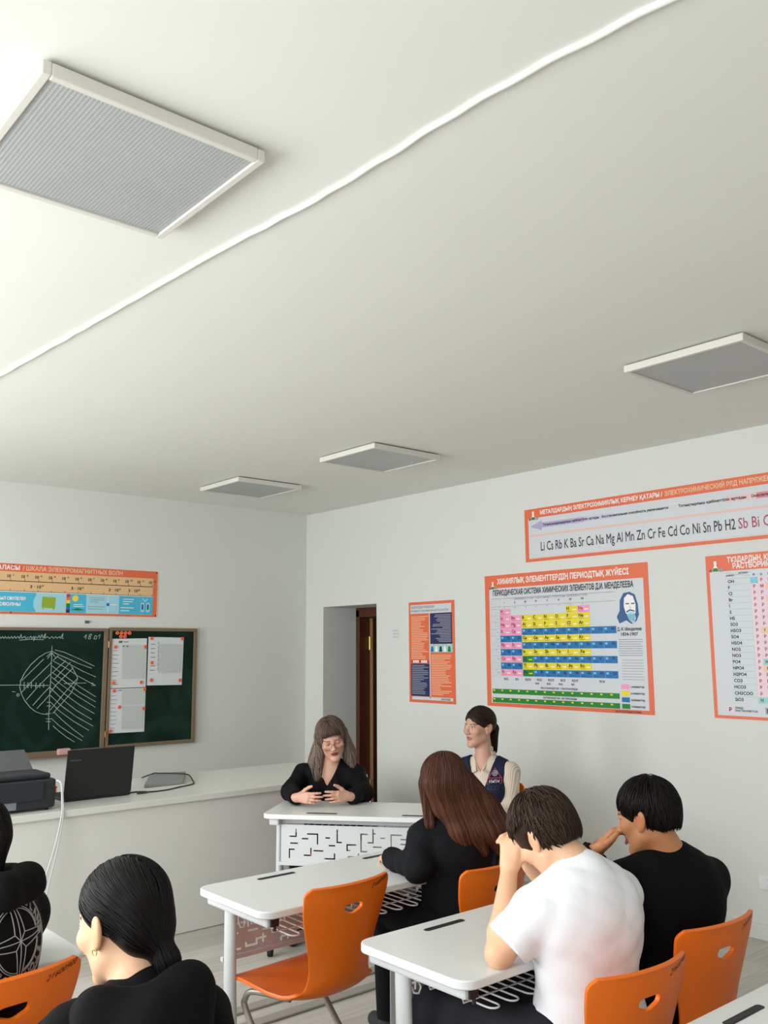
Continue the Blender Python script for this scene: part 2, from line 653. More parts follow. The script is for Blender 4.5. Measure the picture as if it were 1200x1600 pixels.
mb.box2((fx, 9.1, 0), (ROOM_X1 + 2.3, 9.2, 2.7))
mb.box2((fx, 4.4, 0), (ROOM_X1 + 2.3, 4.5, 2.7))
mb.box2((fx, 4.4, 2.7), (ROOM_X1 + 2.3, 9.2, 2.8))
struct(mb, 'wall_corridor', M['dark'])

# ------------------------------------------------------------------ ceiling lamps and the cable duct


def ceiling_lamp():
    t = thing('ceiling_lamp', '', 'ceiling lamp')
    mb = MB()
    S, w, h = 0.595, 0.022, 0.034
    for sx in (-1, 1):
        mb.box((sx * (S / 2 - w / 2), 0, -h / 2), (w, S, h))
        mb.box((0, sx * (S / 2 - w / 2), -h / 2), (S - 2 * w, w, h))
    mb.build('lamp_frame', M['lampframe'], t, bevel=0.003)
    mb = MB()
    mb.box((0, 0, -0.022), (S - 2 * w - 0.001, S - 2 * w - 0.001, 0.012))
    mb.build('diffuser', M['prism'], t)
    mb = MB()
    mb.box((0, 0, 0.004), (S - 0.03, S - 0.03, 0.008))
    mb.build('housing_back', M['shadowgap'], t)
    return t


LAMPS = [((0.922, 2.201), 'large square ceiling lamp nearest the camera, cut by the left edge'),
         ((3.838, 2.081), 'square ceiling lamp above the posters, cut by the right edge'),
         ((3.946, 4.643), 'square ceiling lamp in the middle, second from the front wall'),
         ((3.872, 6.184), 'smallest square ceiling lamp, closest to the chalkboard wall')]
lamp0 = ceiling_lamp()
for i, ((x, y), lab) in enumerate(LAMPS):
    loc = (x, y, ROOM_H - 0.008)
    if i == 0:
        lamp0.location = loc
        lamp0['label'] = lab
        lamp0['group'] = 'square ceiling lamps'
    else:
        dup(lamp0, loc, 0, lab, 'square ceiling lamps')

mb = MB()
pts = [(1.22, 6.9), (1.28, 5.6), (1.33, 4.43), (1.375, 3.7), (1.405, 3.16), (1.44, 2.52), (1.485, 2.03), (1.492, 1.70), (1.492, 1.49), (1.505, 1.25), (1.52, 1.11), (1.55, 0.87), (1.60, 0.3), (1.65, -0.6), (1.7, -1.85)]
dense = []
for (a, b) in zip(pts[:-1], pts[1:]):
    for k in range(6):
        t = k / 6
        dense.append((a[0] + (b[0] - a[0]) * t + 0.003 * math.sin(31 * (a[1] + (b[1] - a[1]) * t)), a[1] + (b[1] - a[1]) * t, ROOM_H - 0.003))
mb.tube(dense, 0.0095, 10)
tag(mb.build('cable_duct', M['ceiling'], smooth=60), 'white painted cable duct running across the ceiling', 'cable duct')

# ------------------------------------------------------------------ posters


class Poster:
    """a printed sheet on a wall; u runs to the right along the wall, z up; layers are thin sheets of ink"""

    def __init__(self, wall, left):
        self.wall, self.left = wall, left
        self.mb = MB()
        self.mats = []

    def mi(self, key):
        if key not in self.mats:
            self.mats.append(key)
        return self.mats.index(key)

    def pt(self, u, z, layer):
        d = 0.004 + layer * 0.0005
        if self.wall == 'right':
            return (ROOM_X1 - d, self.left - u, z)
        return (self.left + u, ROOM_Y1 - d, z)

    def rect(self, u0, z0, u1, z1, key, layer=1):
        self.poly([(u0, z0), (u1, z0), (u1, z1), (u0, z1)], key, layer)

    def poly(self, pts, key, layer=1):
        self.mb.add([self.pt(u, z, layer) for u, z in pts], [tuple(range(len(pts)))], self.mi(key))

    def disc(self, u, z, r, key, layer=1, n=20, ry=None):
        self.poly([(u + r * math.cos(2 * PI * i / n), z + (ry or r) * math.sin(2 * PI * i / n)) for i in range(n)], key, layer)

    def board(self, w, z0, z1, key):
        a, b = self.pt(0, z0, 0), self.pt(w, z1, 0)
        c = self.pt(0, z0, -7.8)
        lo = [min(p) for p in zip(a, b, c)]
        hi = [max(p) for p in zip(a, b, c)]
        self.mb.box2(lo, hi, self.mi(key))
        self.w = w

    def text(self, s, u, z, h, key, width=None, layer=2, align='l', slant=0.0, bold=0.045):
        v, fs, w = text_mesh(s, bold)
        if not len(v):
            return
        sx = h if width is None else width / w
        if align == 'c':
            u = u - w * sx / 2
        self.mb.add([self.pt(u + (p[0] + slant * p[1]) * sx, z + p[1] * h, layer + p[2] * 2000) for p in v], fs, self.mi(key))

    def lines(self, u0, u1, z0, z1, n, th, key, layer=2, ragged=0.5, align='l'):
        """n ruled text lines between two heights"""
        for i in range(n):
            z = z1 - (i + 0.5) * (z1 - z0) / n
            L = (u1 - u0) * (1 - ragged * random.random() ** 2)
            a = u0 if align == 'l' else u1 - L
            self.rect(a, z - th / 2, a + L, z + th / 2, key, layer)

    def done(self, label):
        return tag(self.mb.build('wall_poster', [M[k] for k in self.mats]), label, 'poster', 'school wall posters')


def flask(p, u, z, s):
    """small flask emblem at a corner of the chemistry posters"""
    p.poly([(u - 0.18 * s, z + 1.0 * s), (u + 0.18 * s, z + 1.0 * s), (u + 0.16 * s, z + 0.45 * s), (u + 0.5 * s, z - 0.3 * s), (u - 0.5 * s, z - 0.3 * s), (u - 0.16 * s, z + 0.45 * s)], 'pwhite', 3)
    p.poly([(u - 0.25 * s, z + 0.15 * s), (u + 0.25 * s, z + 0.15 * s), (u + 0.45 * s, z - 0.27 * s), (u - 0.45 * s, z - 0.27 * s)], 'pgreen', 4)
    p.disc(u + 0.75 * s, z - 0.12 * s, 0.25 * s, 'pgrey', 3)
    p.disc(u - 0.65 * s, z - 0.15 * s, 0.2 * s, 'pwine', 3)


# --- periodic table
L0 = 4.842
p = Poster('right', L0)
p.board(1.466, 1.226, 2.219, 'porange')
p.rect(0.046, 1.252, 1.43, 2.118, 'ppale', 1)
p.text('ХИМИЯЛЫҚ ЭЛЕМЕНТТЕРДІҢ ПЕРИОДТЫҚ ЖҮЙЕСІ', 0.133, 2.149, 0.040, 'pwhite', width=1.186)
p.text('ПЕРИОДИЧЕСКАЯ СИСТЕМА ХИМИЧЕСКИХ ЭЛЕМЕНТОВ Д.И. МЕНДЕЛЕЕВА', 0.086, 2.062, 0.040, 'pblack', width=1.265)
flask(p, 0.085, 2.125, 0.045)
p.text('ЭЛЕМЕНТТЕР ТОПТАРЫ / ГРУППЫ ЭЛЕМЕНТОВ', 0.30, 2.022, 0.014, 'pgrey', width=0.67)
p.rect(0.066, 2.036, 1.20, 2.038, 'pline')
p.rect(0.066, 1.975, 1.20, 1.9765, 'pline')
for i, g in enumerate('I II III IV V VI VII VIII'.split()):
    p.text(g, 0.20 + i * 0.104, 1.997, 0.014, 'pblack', align='c')
    p.text('а б', 0.20 + i * 0.104, 1.962, 0.008, 'pgrey', align='c')
row_h = 0.0503
top = 1.956
cx = [0.153 + i * 0.1072 for i in range(3)]
cols = [0.153, 0.260] + [0.367 + i * 0.1038 for i in range(8)]
elems = [
    'H ...... H He', 'Li Be B C N O F Ne', 'Na Mg Al Si P S Cl Ar', 'K Ca Sc Ti V Cr Mn Fe Co Ni', 'Cu Zn Ga Ge As Se Br Kr',
    'Rb Sr Y Zr Nb Mo Tc Ru Rh Pd', 'Ag Cd In Sn Sb Te I Xe', 'Cs Ba La Hf Ta W Re Os Ir Pt', 'Au Hg Tl Pb Bi Po At Rn', 'Fr Ra Ac Rf Db Sg Bh Hs Mt Ds']
for r in range(10):
    z1 = top - r * row_h
    z0 = z1 - row_h + 0.001
    if r == 0:
        names = ['H', None, None, None, None, None, 'H', 'He']
    else:
        names = elems[r].split()
    for c, nm in enumerate(names):
        if nm is None:
            continue
        u0, u1 = cols[c], (cols[c + 1] if c + 1 < len(cols) else 1.204)
        if len(names) == 10 and c >= 2:
            u0 = 0.367 + (c - 2) * 0.1046
            u1 = u0 + 0.1046
        if c < 2:
            key = 'pblue' if r in (4, 6, 8) else 'ppink'
        elif len(names) == 10:
            key = 'pgreen' if nm in ('La', 'Ac') else 'pblue'
        else:
            key = 'ppink' if nm == 'He' else 'pyellow'
        p.rect(u0, z0, u1 - 0.0012, z1, key, 2)
        tk = 'pnavy' if key in ('pblue', 'pgreen') else ('pwine' if key == 'ppink' else 'pblack')
        if key == 'pblue':
            p.text(nm, u0 + 0.064, z0 + 0.024, 0.018, tk, layer=3)
            p.rect(u0 + 0.008, z0 + 0.026, u0 + 0.028, z0 + 0.040, 'psky', 3)
        else:
            p.text(nm, u0 + 0.008, z0 + 0.020, 0.024, tk, layer=3)
            p.rect(u0 + 0.058, z0 + 0.018, u0 + 0.092, z0 + 0.026, 'pwhite' if key != 'pgreen' else 'pyellow', 3)
        p.rect(u0 + 0.008, z0 + 0.009, u0 + 0.048, z0 + 0.0115, tk, 3)
    p.text(str(r + 1), 0.128, z0 + 0.018, 0.012, 'pgrey', align='c')
for i in range(11):
    p.rect(0.062, top - i * row_h - 0.0006, 0.150, top - i * row_h + 0.0006, 'pline')
for i, v in enumerate((0.062, 0.105, 0.150)):
    p.rect(v, top - 10 * row_h, v + 0.0015, 2.03, 'pline')
for i, s in enumerate(('R₂O', 'RO', 'R₂O₃', 'RO₂', 'R₂O₅', 'RO₃', 'R₂O₇')):
    p.text(s.replace('₂', '2').replace('₃', '3').replace('₅', '5').replace('₇', '7'), 0.20 + i * 0.107, 1.424, 0.016, 'pblack', align='c')
p.text('RO4', 1.07, 1.424, 0.016, 'pblack', align='c')
for i, s in enumerate(('RH4', 'RH3', 'RH2', 'RH')):
    p.text(s, 0.50 + i * 0.107, 1.398, 0.014, 'pblack', align='c')
p.text('ЛАНТАНОИДТАР / ЛАНТАНОИДЫ', 0.53, 1.367, 0.013, 'pblack', width=0.33)
p.text('АКТИНОИДТАР / АКТИНОИДЫ', 0.55, 1.299, 0.013, 'pblack', width=0.30)
for z in (1.320, 1.255):
    p.rect(0.058, z, 1.206, z + 0.036, 'pgreen', 2)
    for k in range(14):
        p.rect(0.066 + k * 0.082, z + 0.020, 0.085 + k * 0.082, z + 0.030, 'pyellow', 3)
# stencil portrait: bearded man in blue ink
pu, pz = 1.305, 1.925
p.poly([(pu - 0.075, pz - 0.105), (pu - 0.095, pz - 0.06), (pu - 0.07, pz - 0.02), (pu - 0.065, pz + 0.05), (pu - 0.035, pz + 0.098), (pu + 0.015, pz + 0.105), (pu + 0.055, pz + 0.085), (pu + 0.075, pz + 0.02), (pu + 0.08, pz - 0.05), (pu + 0.06, pz - 0.09), (pu + 0.02, pz - 0.11), (pu - 0.02, pz - 0.085)], 'pink_blue', 2)
p.poly([(pu - 0.035, pz + 0.01), (pu - 0.03, pz + 0.065), (pu + 0.0, pz + 0.09), (pu + 0.04, pz + 0.075), (pu + 0.058, pz + 0.02), (pu + 0.055, pz - 0.04), (pu + 0.02, pz - 0.05), (pu - 0.02, pz - 0.04)], 'pwhite', 3)
p.poly([(pu - 0.012, pz - 0.045), (pu + 0.012, pz - 0.028), (pu + 0.045, pz - 0.034), (pu + 0.058, pz - 0.075), (pu + 0.035, pz - 0.108), (pu + 0.004, pz - 0.085)], 'pcyan2', 4)
p.poly([(pu - 0.015, pz - 0.024), (pu + 0.014, pz - 0.012), (pu + 0.05, pz - 0.022), (pu + 0.05, pz - 0.030), (pu + 0.014, pz - 0.022), (pu - 0.015, pz - 0.036)], 'pink_blue', 5)
for k in range(4):
    p.poly([(pu + 0.0 + k * 0.013, pz - 0.045), (pu + 0.004 + k * 0.013, pz - 0.045), (pu + 0.012 + k * 0.010, pz - 0.090), (pu + 0.009 + k * 0.010, pz - 0.090)], 'pink_blue', 5)
p.rect(pu - 0.02, pz + 0.022, pu + 0.008, pz + 0.030, 'pink_blue', 4)
p.rect(pu + 0.024, pz + 0.022, pu + 0.050, pz + 0.030, 'pink_blue', 4)
p.poly([(pu + 0.012, pz + 0.02), (pu + 0.024, pz - 0.008), (pu + 0.008, pz - 0.008)], 'pface', 4)
p.text('Д. И. Менделеев', 1.305, 1.772, 0.022, 'pblack', width=0.19, align='c')
p.text('1834-1907', 1.305, 1.738, 0.022, 'pblack', width=0.13, align='c')
p.lines(1.215, 1.405, 1.60, 1.72, 8, 0.005, 'pgrey', ragged=0.15)
p.lines(1.235, 1.405, 1.44, 1.585, 8, 0.0035, 'pgrey', ragged=0.15)
for i, (k, s) in enumerate((('ppink', 's-элементтер'), ('pyellow', 'p-элементтер'), ('pblue', 'd-элементтер'), ('pgreen', 'f-элементтер'))):
    z = 1.386 - i * 0.043
    p.rect(1.222, z, 1.285, z + 0.032, k, 2)
    p.text(s, 1.295, z + 0.010, 0.014, 'pblack', width=0.105)
p.text('И.И.СОЛДАТОВА', 1.17, 1.233, 0.010, 'pblack', width=0.2)
p.done('large periodic table poster with coloured cells on right wall')

# --- electrochemical series banner
p = Poster('right', 4.418)
p.board(2.50, 2.296, 2.692, 'porange')
p.rect(0.036, 2.318, 2.465, 2.622, 'ppale', 1)
p.text('МЕТАЛДАРДЫҢ ЭЛЕКТРОХИМИЯЛЫҚ КЕРНЕУ ҚАТАРЫ /', 0.153, 2.642, 0.030, 'pwhite', width=1.03)
p.text('ЭЛЕКТРОХИМИЧЕСКИЙ РЯД НАПРЯЖЕНИЙ МЕТАЛЛОВ', 1.20, 2.642, 0.030, 'pcream', width=0.98)
flask(p, 0.085, 2.622, 0.050)
p.poly([(0.055, 2.560), (0.165, 2.598), (0.165, 2.580), (0.165, 2.543), (0.165, 2.522)], 'plilac', 2)
p.rect(0.165, 2.543, 0.55, 2.580, 'plilac', 2)
p.rect(0.55, 2.543, 0.80, 2.580, 'plilac2', 2)
p.text('Тотықсыздандырғыш қабілеттілік артады', 0.175, 2.554, 0.017, 'pblack', width=0.50, layer=3)
p.text('Восстановительная способность увеличивается', 0.70, 2.554, 0.017, 'pblack', width=0.52, layer=3)
p.rect(1.62, 2.543, 1.82, 2.580, 'pred2', 2)
p.rect(1.82, 2.543, 2.32, 2.580, 'pred', 2)
p.poly([(2.32, 2.522), (2.43, 2.561), (2.32, 2.600)], 'pred', 2)
p.text('Тотықтырғыш қабілеттілік артады', 1.295, 2.554, 0.017, 'pblack', width=0.46, layer=3)
p.text('Окислительная способность увеличивается', 1.79, 2.554, 0.017, 'pblack', width=0.50, layer=3)
p.rect(0.036, 2.482, 2.465, 2.496, 'prose', 2)
p.rect(0.036, 2.322, 2.465, 2.326, 'prose', 2)
p.text('Li Cs Rb K Ba Sr Ca Na Mg Al Mn Zn Cr Fe Cd Co Ni Sn Pb H2', 0.150, 2.372, 0.068, 'pblack', width=1.525, bold=0.012)
p.text('Sb Bi Cu Hg Ag Pt Au', 1.695, 2.372, 0.068, 'pwine', width=0.60, bold=0.008)
p.done('long orange banner poster with chemical symbols above the periodic table')

# --- solubility table
p = Poster('right', 2.957)
p.board(1.466, 1.232, 2.221, 'porange')
p.rect(0.024, 1.250, 1.43, 2.120, 'ppale', 1)
p.text('ТҰЗДАРДЫҢ, ҚЫШҚЫЛДАРДЫҢ ЖӘНЕ НЕГІЗДЕРДІҢ СУДА ЕРІГІШТІГІ', 0.146, 2.172, 0.032, 'pwhite', width=1.20)
p.text('РАСТВОРИМОСТЬ КИСЛОТ, СОЛЕЙ И ОСНОВАНИЙ В ВОДЕ', 0.180, 2.132, 0.032, 'pwhite', width=1.13)
flask(p, 0.065, 2.135, 0.050)
ions = ['OH', 'F', 'Cl', 'Br', 'I', 'S', 'HS', 'SO3', 'HSO3', 'SO4', 'HSO4', 'NO2', 'NO3', 'PO4', 'HPO4', 'H2PO4', 'CO3', 'HCO3', 'CH3COO', 'SiO3']
p.poly([(0.128, 2.108), (0.286, 2.085), (0.286, 2.0835), (0.128, 2.1065)], 'pgrey', 2)
p.poly([(0.128, 2.085), (0.286, 2.108), (0.286, 2.1065), (0.128, 2.0835)], 'pgrey', 2)
p.text('КАТИОН', 0.215, 2.098, 0.010, 'pblack')
p.text('АНИОН', 0.132, 2.086, 0.010, 'pblack')
codes = 'PPMHN?'
for r, s in enumerate(ions):
    z1 = 2.072 - r * 0.0372
    p.rect(0.128, z1 - 0.0363, 0.282, z1, 'pgreycell', 2)
    p.rect(0.128, z1 - 0.0006, 0.282, z1 + 0.0006, 'pgrey', 3)
    p.text(s, 0.142, z1 - 0.027, 0.0195, 'pblack', layer=3)
    for c in range(24):
        u = 0.286 + c * 0.0462
        if c == 0:
            code = '' if r == 0 else ('Н' if r == 19 else 'Р')
        elif c == 1:
            code = {1: 'М', 8: '?', 13: 'Н', 14: '?', 19: 'Н'}.get(r, 'Р')
        else:
            code = random.choice(['Р', 'Р', 'Р', 'Р', 'М', 'Н', 'Н', '?'])
        key = {'': 'psky', 'Р': 'pcell', 'М': 'pcell', 'Н': 'pteal', '?': 'pcream'}[code]
        p.rect(u, z1 - 0.0363, u + 0.0454, z1, key, 2)
        if code:
            p.text(code, u + 0.0227, z1 - 0.026, 0.018, 'pblack' if key != 'pcell' else 'pwine', layer=3, align='c')
for c, s in enumerate(['H', 'Li', 'K', 'Na', 'NH4', 'Ba', 'Ca', 'Mg', 'Sr', 'Al', 'Cr', 'Fe', 'Fe', 'Ni', 'Co', 'Mn', 'Zn', 'Ag', 'Hg', 'Hg', 'Pb', 'Sn', 'Cu', 'Bi']):
    p.text(s, 0.309 + c * 0.0462, 2.082, 0.013, 'pblack', align='c')
for i, (c, k, a, b) in enumerate((('Р', 'pcell', 'ЕРИДІ', 'РАСТВОРЯЕТСЯ'), ('М', 'pgrey', 'АЗ ЕРИДІ', 'МАЛО РАСТВОРЯЕТСЯ'), ('Н', 'pteal', 'ЕРІМЕЙДІ', 'НЕ РАСТВОРЯЕТСЯ'))):
    u = 0.085 + i * 0.24
    p.rect(u, 1.268, u + 0.045, 1.306, k, 2)
    p.text(c, u + 0.0225, 1.276, 0.022, 'pblack', layer=3, align='c')
    p.text(a, u + 0.055, 1.292, 0.011, 'pblack')
    p.text(b, u + 0.055, 1.276, 0.010, 'pblack', width=0.135)
p.done('solubility chart poster with orange border, cut by the right edge')

# --- safety rules poster
p = Poster('right', 5.732)
p.board(0.547, 1.220, 2.052, 'porange')
p.rect(0.022, 1.954, 0.514, 2.028, 'ppale', 1)
p.text('ҚАУІПСІЗДІК ЕРЕЖЕЛЕРІ', 0.030, 1.998, 0.019, 'pgrey', width=0.29)
p.text('ПРАВИЛА ТЕХНИКИ БЕЗОПАСНОСТИ', 0.030, 1.968, 0.016, 'pgrey', width=0.45)
p.rect(0.250, 1.26, 0.262, 1.954, 'ppale', 1)
p.rect(0.262, 1.700, 0.520, 1.952, 'pnavy', 2)
p.lines(0.275, 0.508, 1.712, 1.942, 18, 0.006, 'pgrey', layer=3, ragged=0.6, align='r')
p.rect(0.262, 1.632, 0.524, 1.705, 'pteal', 2)
for k in range(5):                                              # two generic pupils drawn beside beakers
    u = 0.285 + 0.05 * k
    p.disc(u, 1.69, 0.010, 'pcream', 4)
    p.poly([(u - 0.018, 1.636), (u + 0.018, 1.636), (u + 0.010, 1.680), (u - 0.010, 1.680)], ('pblue', 'pwhite', 'pnavy', 'pwhite', 'pgreen')[k], 3)
p.lines(0.030, 0.236, 1.575, 1.935, 26, 0.0055, 'pcream', ragged=0.6)
for k in range(9):
    p.rect(0.026 + k * 0.025, 1.545, 0.044 + k * 0.025, 1.566, 'pwhite' if k % 4 else 'pwine', 2)
p.rect(0.022, 1.272, 0.250, 1.538, 'pnavy', 2)
p.lines(0.034, 0.236, 1.285, 1.530, 17, 0.0065, 'pgrey', layer=3, ragged=0.5)
p.lines(0.272, 0.505, 1.285, 1.615, 24, 0.0055, 'pcream', ragged=0.6)
p.rect(0.035, 1.243, 0.520, 1.268, 'ppale', 1)
p.text('ҚАУІПСІЗДІК', 0.385, 1.249, 0.012, 'pblack', width=0.105)
p.done('narrow orange and navy safety rules poster beside the doorway')

# --- electromagnetic spectrum banner above the chalkboard
p = Poster('front', 1.10)
p.board(2.502, 1.945, 2.338, 'porange')
p.rect(2.500, 1.945, 2.506, 2.338, 'pcream', 0.2)
p.rect(0.03, 1.962, 2.46, 2.276, 'ptan', 1)
p.text('ЭЛЕКТРОМАГНИТТІК ТОЛҚЫНДАР ШКАЛАСЫ', 0.25, 2.290, 0.034, 'pwhite', width=1.07)
p.text('/ ШКАЛА ЭЛЕКТРОМАГНИТНЫХ ВОЛН', 1.345, 2.290, 0.034, 'pcream', width=0.83)
p.rect(0.03, 2.200, 2.455, 2.206, 'pblack', 2)
p.rect(0.03, 2.117, 2.46, 2.122, 'pwhite', 2)
p.rect(0.03, 2.122, 2.46, 2.126, 'pblack', 2)
for i in range(22):
    u = 0.14 + i * 0.1085
    e = i - 10 + 1
    p.text('10', u + 0.005, 2.228, 0.024, 'pblack', layer=2)
    p.text(('-%d' % e) if e > 0 else str(-e), u + 0.042, 2.243, 0.014, 'pblack', layer=2)
    p.rect(u + 0.03, 2.206, u + 0.034, 2.222, 'pblack', 2)
    p.rect(u + 0.03, 2.126, u + 0.034, 2.138, 'pblack', 2)
for u, e in ((0.30, 6), (0.62, 8), (0.98, 10), (1.41, 12), (1.74, 14), (2.06, 16), (2.235, 18)):
    p.text('3 · 10', u, 2.152, 0.024, 'pblack', width=0.085)
    p.text(str(e), u + 0.09, 2.166, 0.014, 'pblack')
p.rect(0.03, 1.964, 1.46, 2.117, 'pcyan', 2)
p.text('ИНФРАҚЫЗЫЛ СӘУЛЕЛЕР', 1.03, 2.055, 0.024, 'pwhite', width=0.35, layer=3)
p.text('РАДИОВОЛНЫ', 1.08, 2.010, 0.024, 'pwhite', width=0.26, layer=3)
p.rect(1.46, 1.964, 1.70, 2.117, 'pcyan2', 2)
p.disc(1.47, 2.035, 0.03, 'pcyan2', 3, ry=0.06)
p.poly([(1.505, 2.000), (1.615, 1.995), (1.618, 2.085), (1.51, 2.090)], 'polive', 3)
for k in range(8):
    p.rect(1.515 + k * 0.0125, 2.005, 1.5165 + k * 0.0125, 2.083, 'pgreen', 4)
p.rect(1.515, 1.985, 1.525, 1.998, 'polive', 3)
p.rect(1.598, 1.985, 1.608, 1.998, 'polive', 3)
for i, k in enumerate(('pwine', 'porange', 'psun', 'pgreen', 'pblue', 'pnavy')):
    p.rect(1.705, 2.117 - (i + 1) * 0.0255, 1.735, 2.117 - i * 0.0255, k, 3)
p.rect(1.735, 1.964, 1.87, 2.117, 'pcyan', 2)
p.disc(1.778, 2.082, 0.026, 'psun', 3)
p.lines(1.765, 1.86, 2.01, 2.04, 2, 0.005, 'pwhite', ragged=0.2, layer=3)
p.poly([(1.745, 1.99), (1.80, 2.005), (1.86, 1.99), (1.80, 1.984)], 'pgreen', 3)
p.rect(1.87, 1.964, 2.155, 2.117, 'pcyan2', 2)
p.lines(1.90, 2.03, 2.05, 2.10, 3, 0.005, 'pgrey', layer=3)
p.lines(1.885, 2.04, 1.99, 2.03, 2, 0.005, 'pgrey', layer=3)
p.rect(2.055, 1.97, 2.060, 2.11, 'pwhite', 3)
p.disc(2.058, 2.04, 0.014, 'pblue', 4)
p.rect(2.075, 2.036, 2.14, 2.042, 'pwhite', 3)
p.rect(2.155, 1.964, 2.46, 2.117, 'pcyan', 2)
p.lines(2.19, 2.29, 2.04, 2.10, 3, 0.006, 'pwhite', layer=3)
p.lines(2.17, 2.29, 1.98, 2.03, 2, 0.006, 'pwhite', layer=3)
for u in (2.35, 2.40):
    p.rect(u, 1.985, u + 0.034, 2.065, 'pcyan2', 3)
    p.rect(u + 0.009, 2.005, u + 0.025, 2.050, 'pink_blue', 4)
p.poly([(2.36, 2.10), (2.385, 2.07), (2.395, 2.07), (2.42, 2.10), (2.41, 2.105), (2.39, 2.085), (2.37, 2.105)], 'pcyan2', 3)
for u, z in ((2.488, 2.326), (2.488, 1.957), (1.27, 2.328), (1.27, 1.957)):
    p.disc(u, z, 0.006, 'pblack', 5)
p.done('orange electromagnetic spectrum banner poster above the chalkboard')

# small notice and a socket on the right wall
p = Poster('right', 5.945)
p.board(0.075, 1.735, 1.835, 'paper')
for z in (1.757, 1.785, 1.812):
    p.rect(0.006, z, 0.069, z + 0.012, 'papergrid')
tag(p.mb.build('paper_notice', [M[k] for k in p.mats]), 'tiny pale paper notice between the doorway and the narrow poster', 'notice')
t = thing('wall_socket', 'white wall socket low on the right wall, at the picture edge', 'socket', (ROOM_X1, 2.70, 0.32))
mb = MB()
mb.box((-0.006, 0, 0), (0.012, 0.082, 0.082))
mb.build('cover_plate', M['white'], t, bevel=0.003)
mb = MB()
mb.tube([(-0.012, 0, 0), (-0.022, 0, 0)], 0.024, 20)
mb.build('socket_insert', M['white'], t, smooth=40)

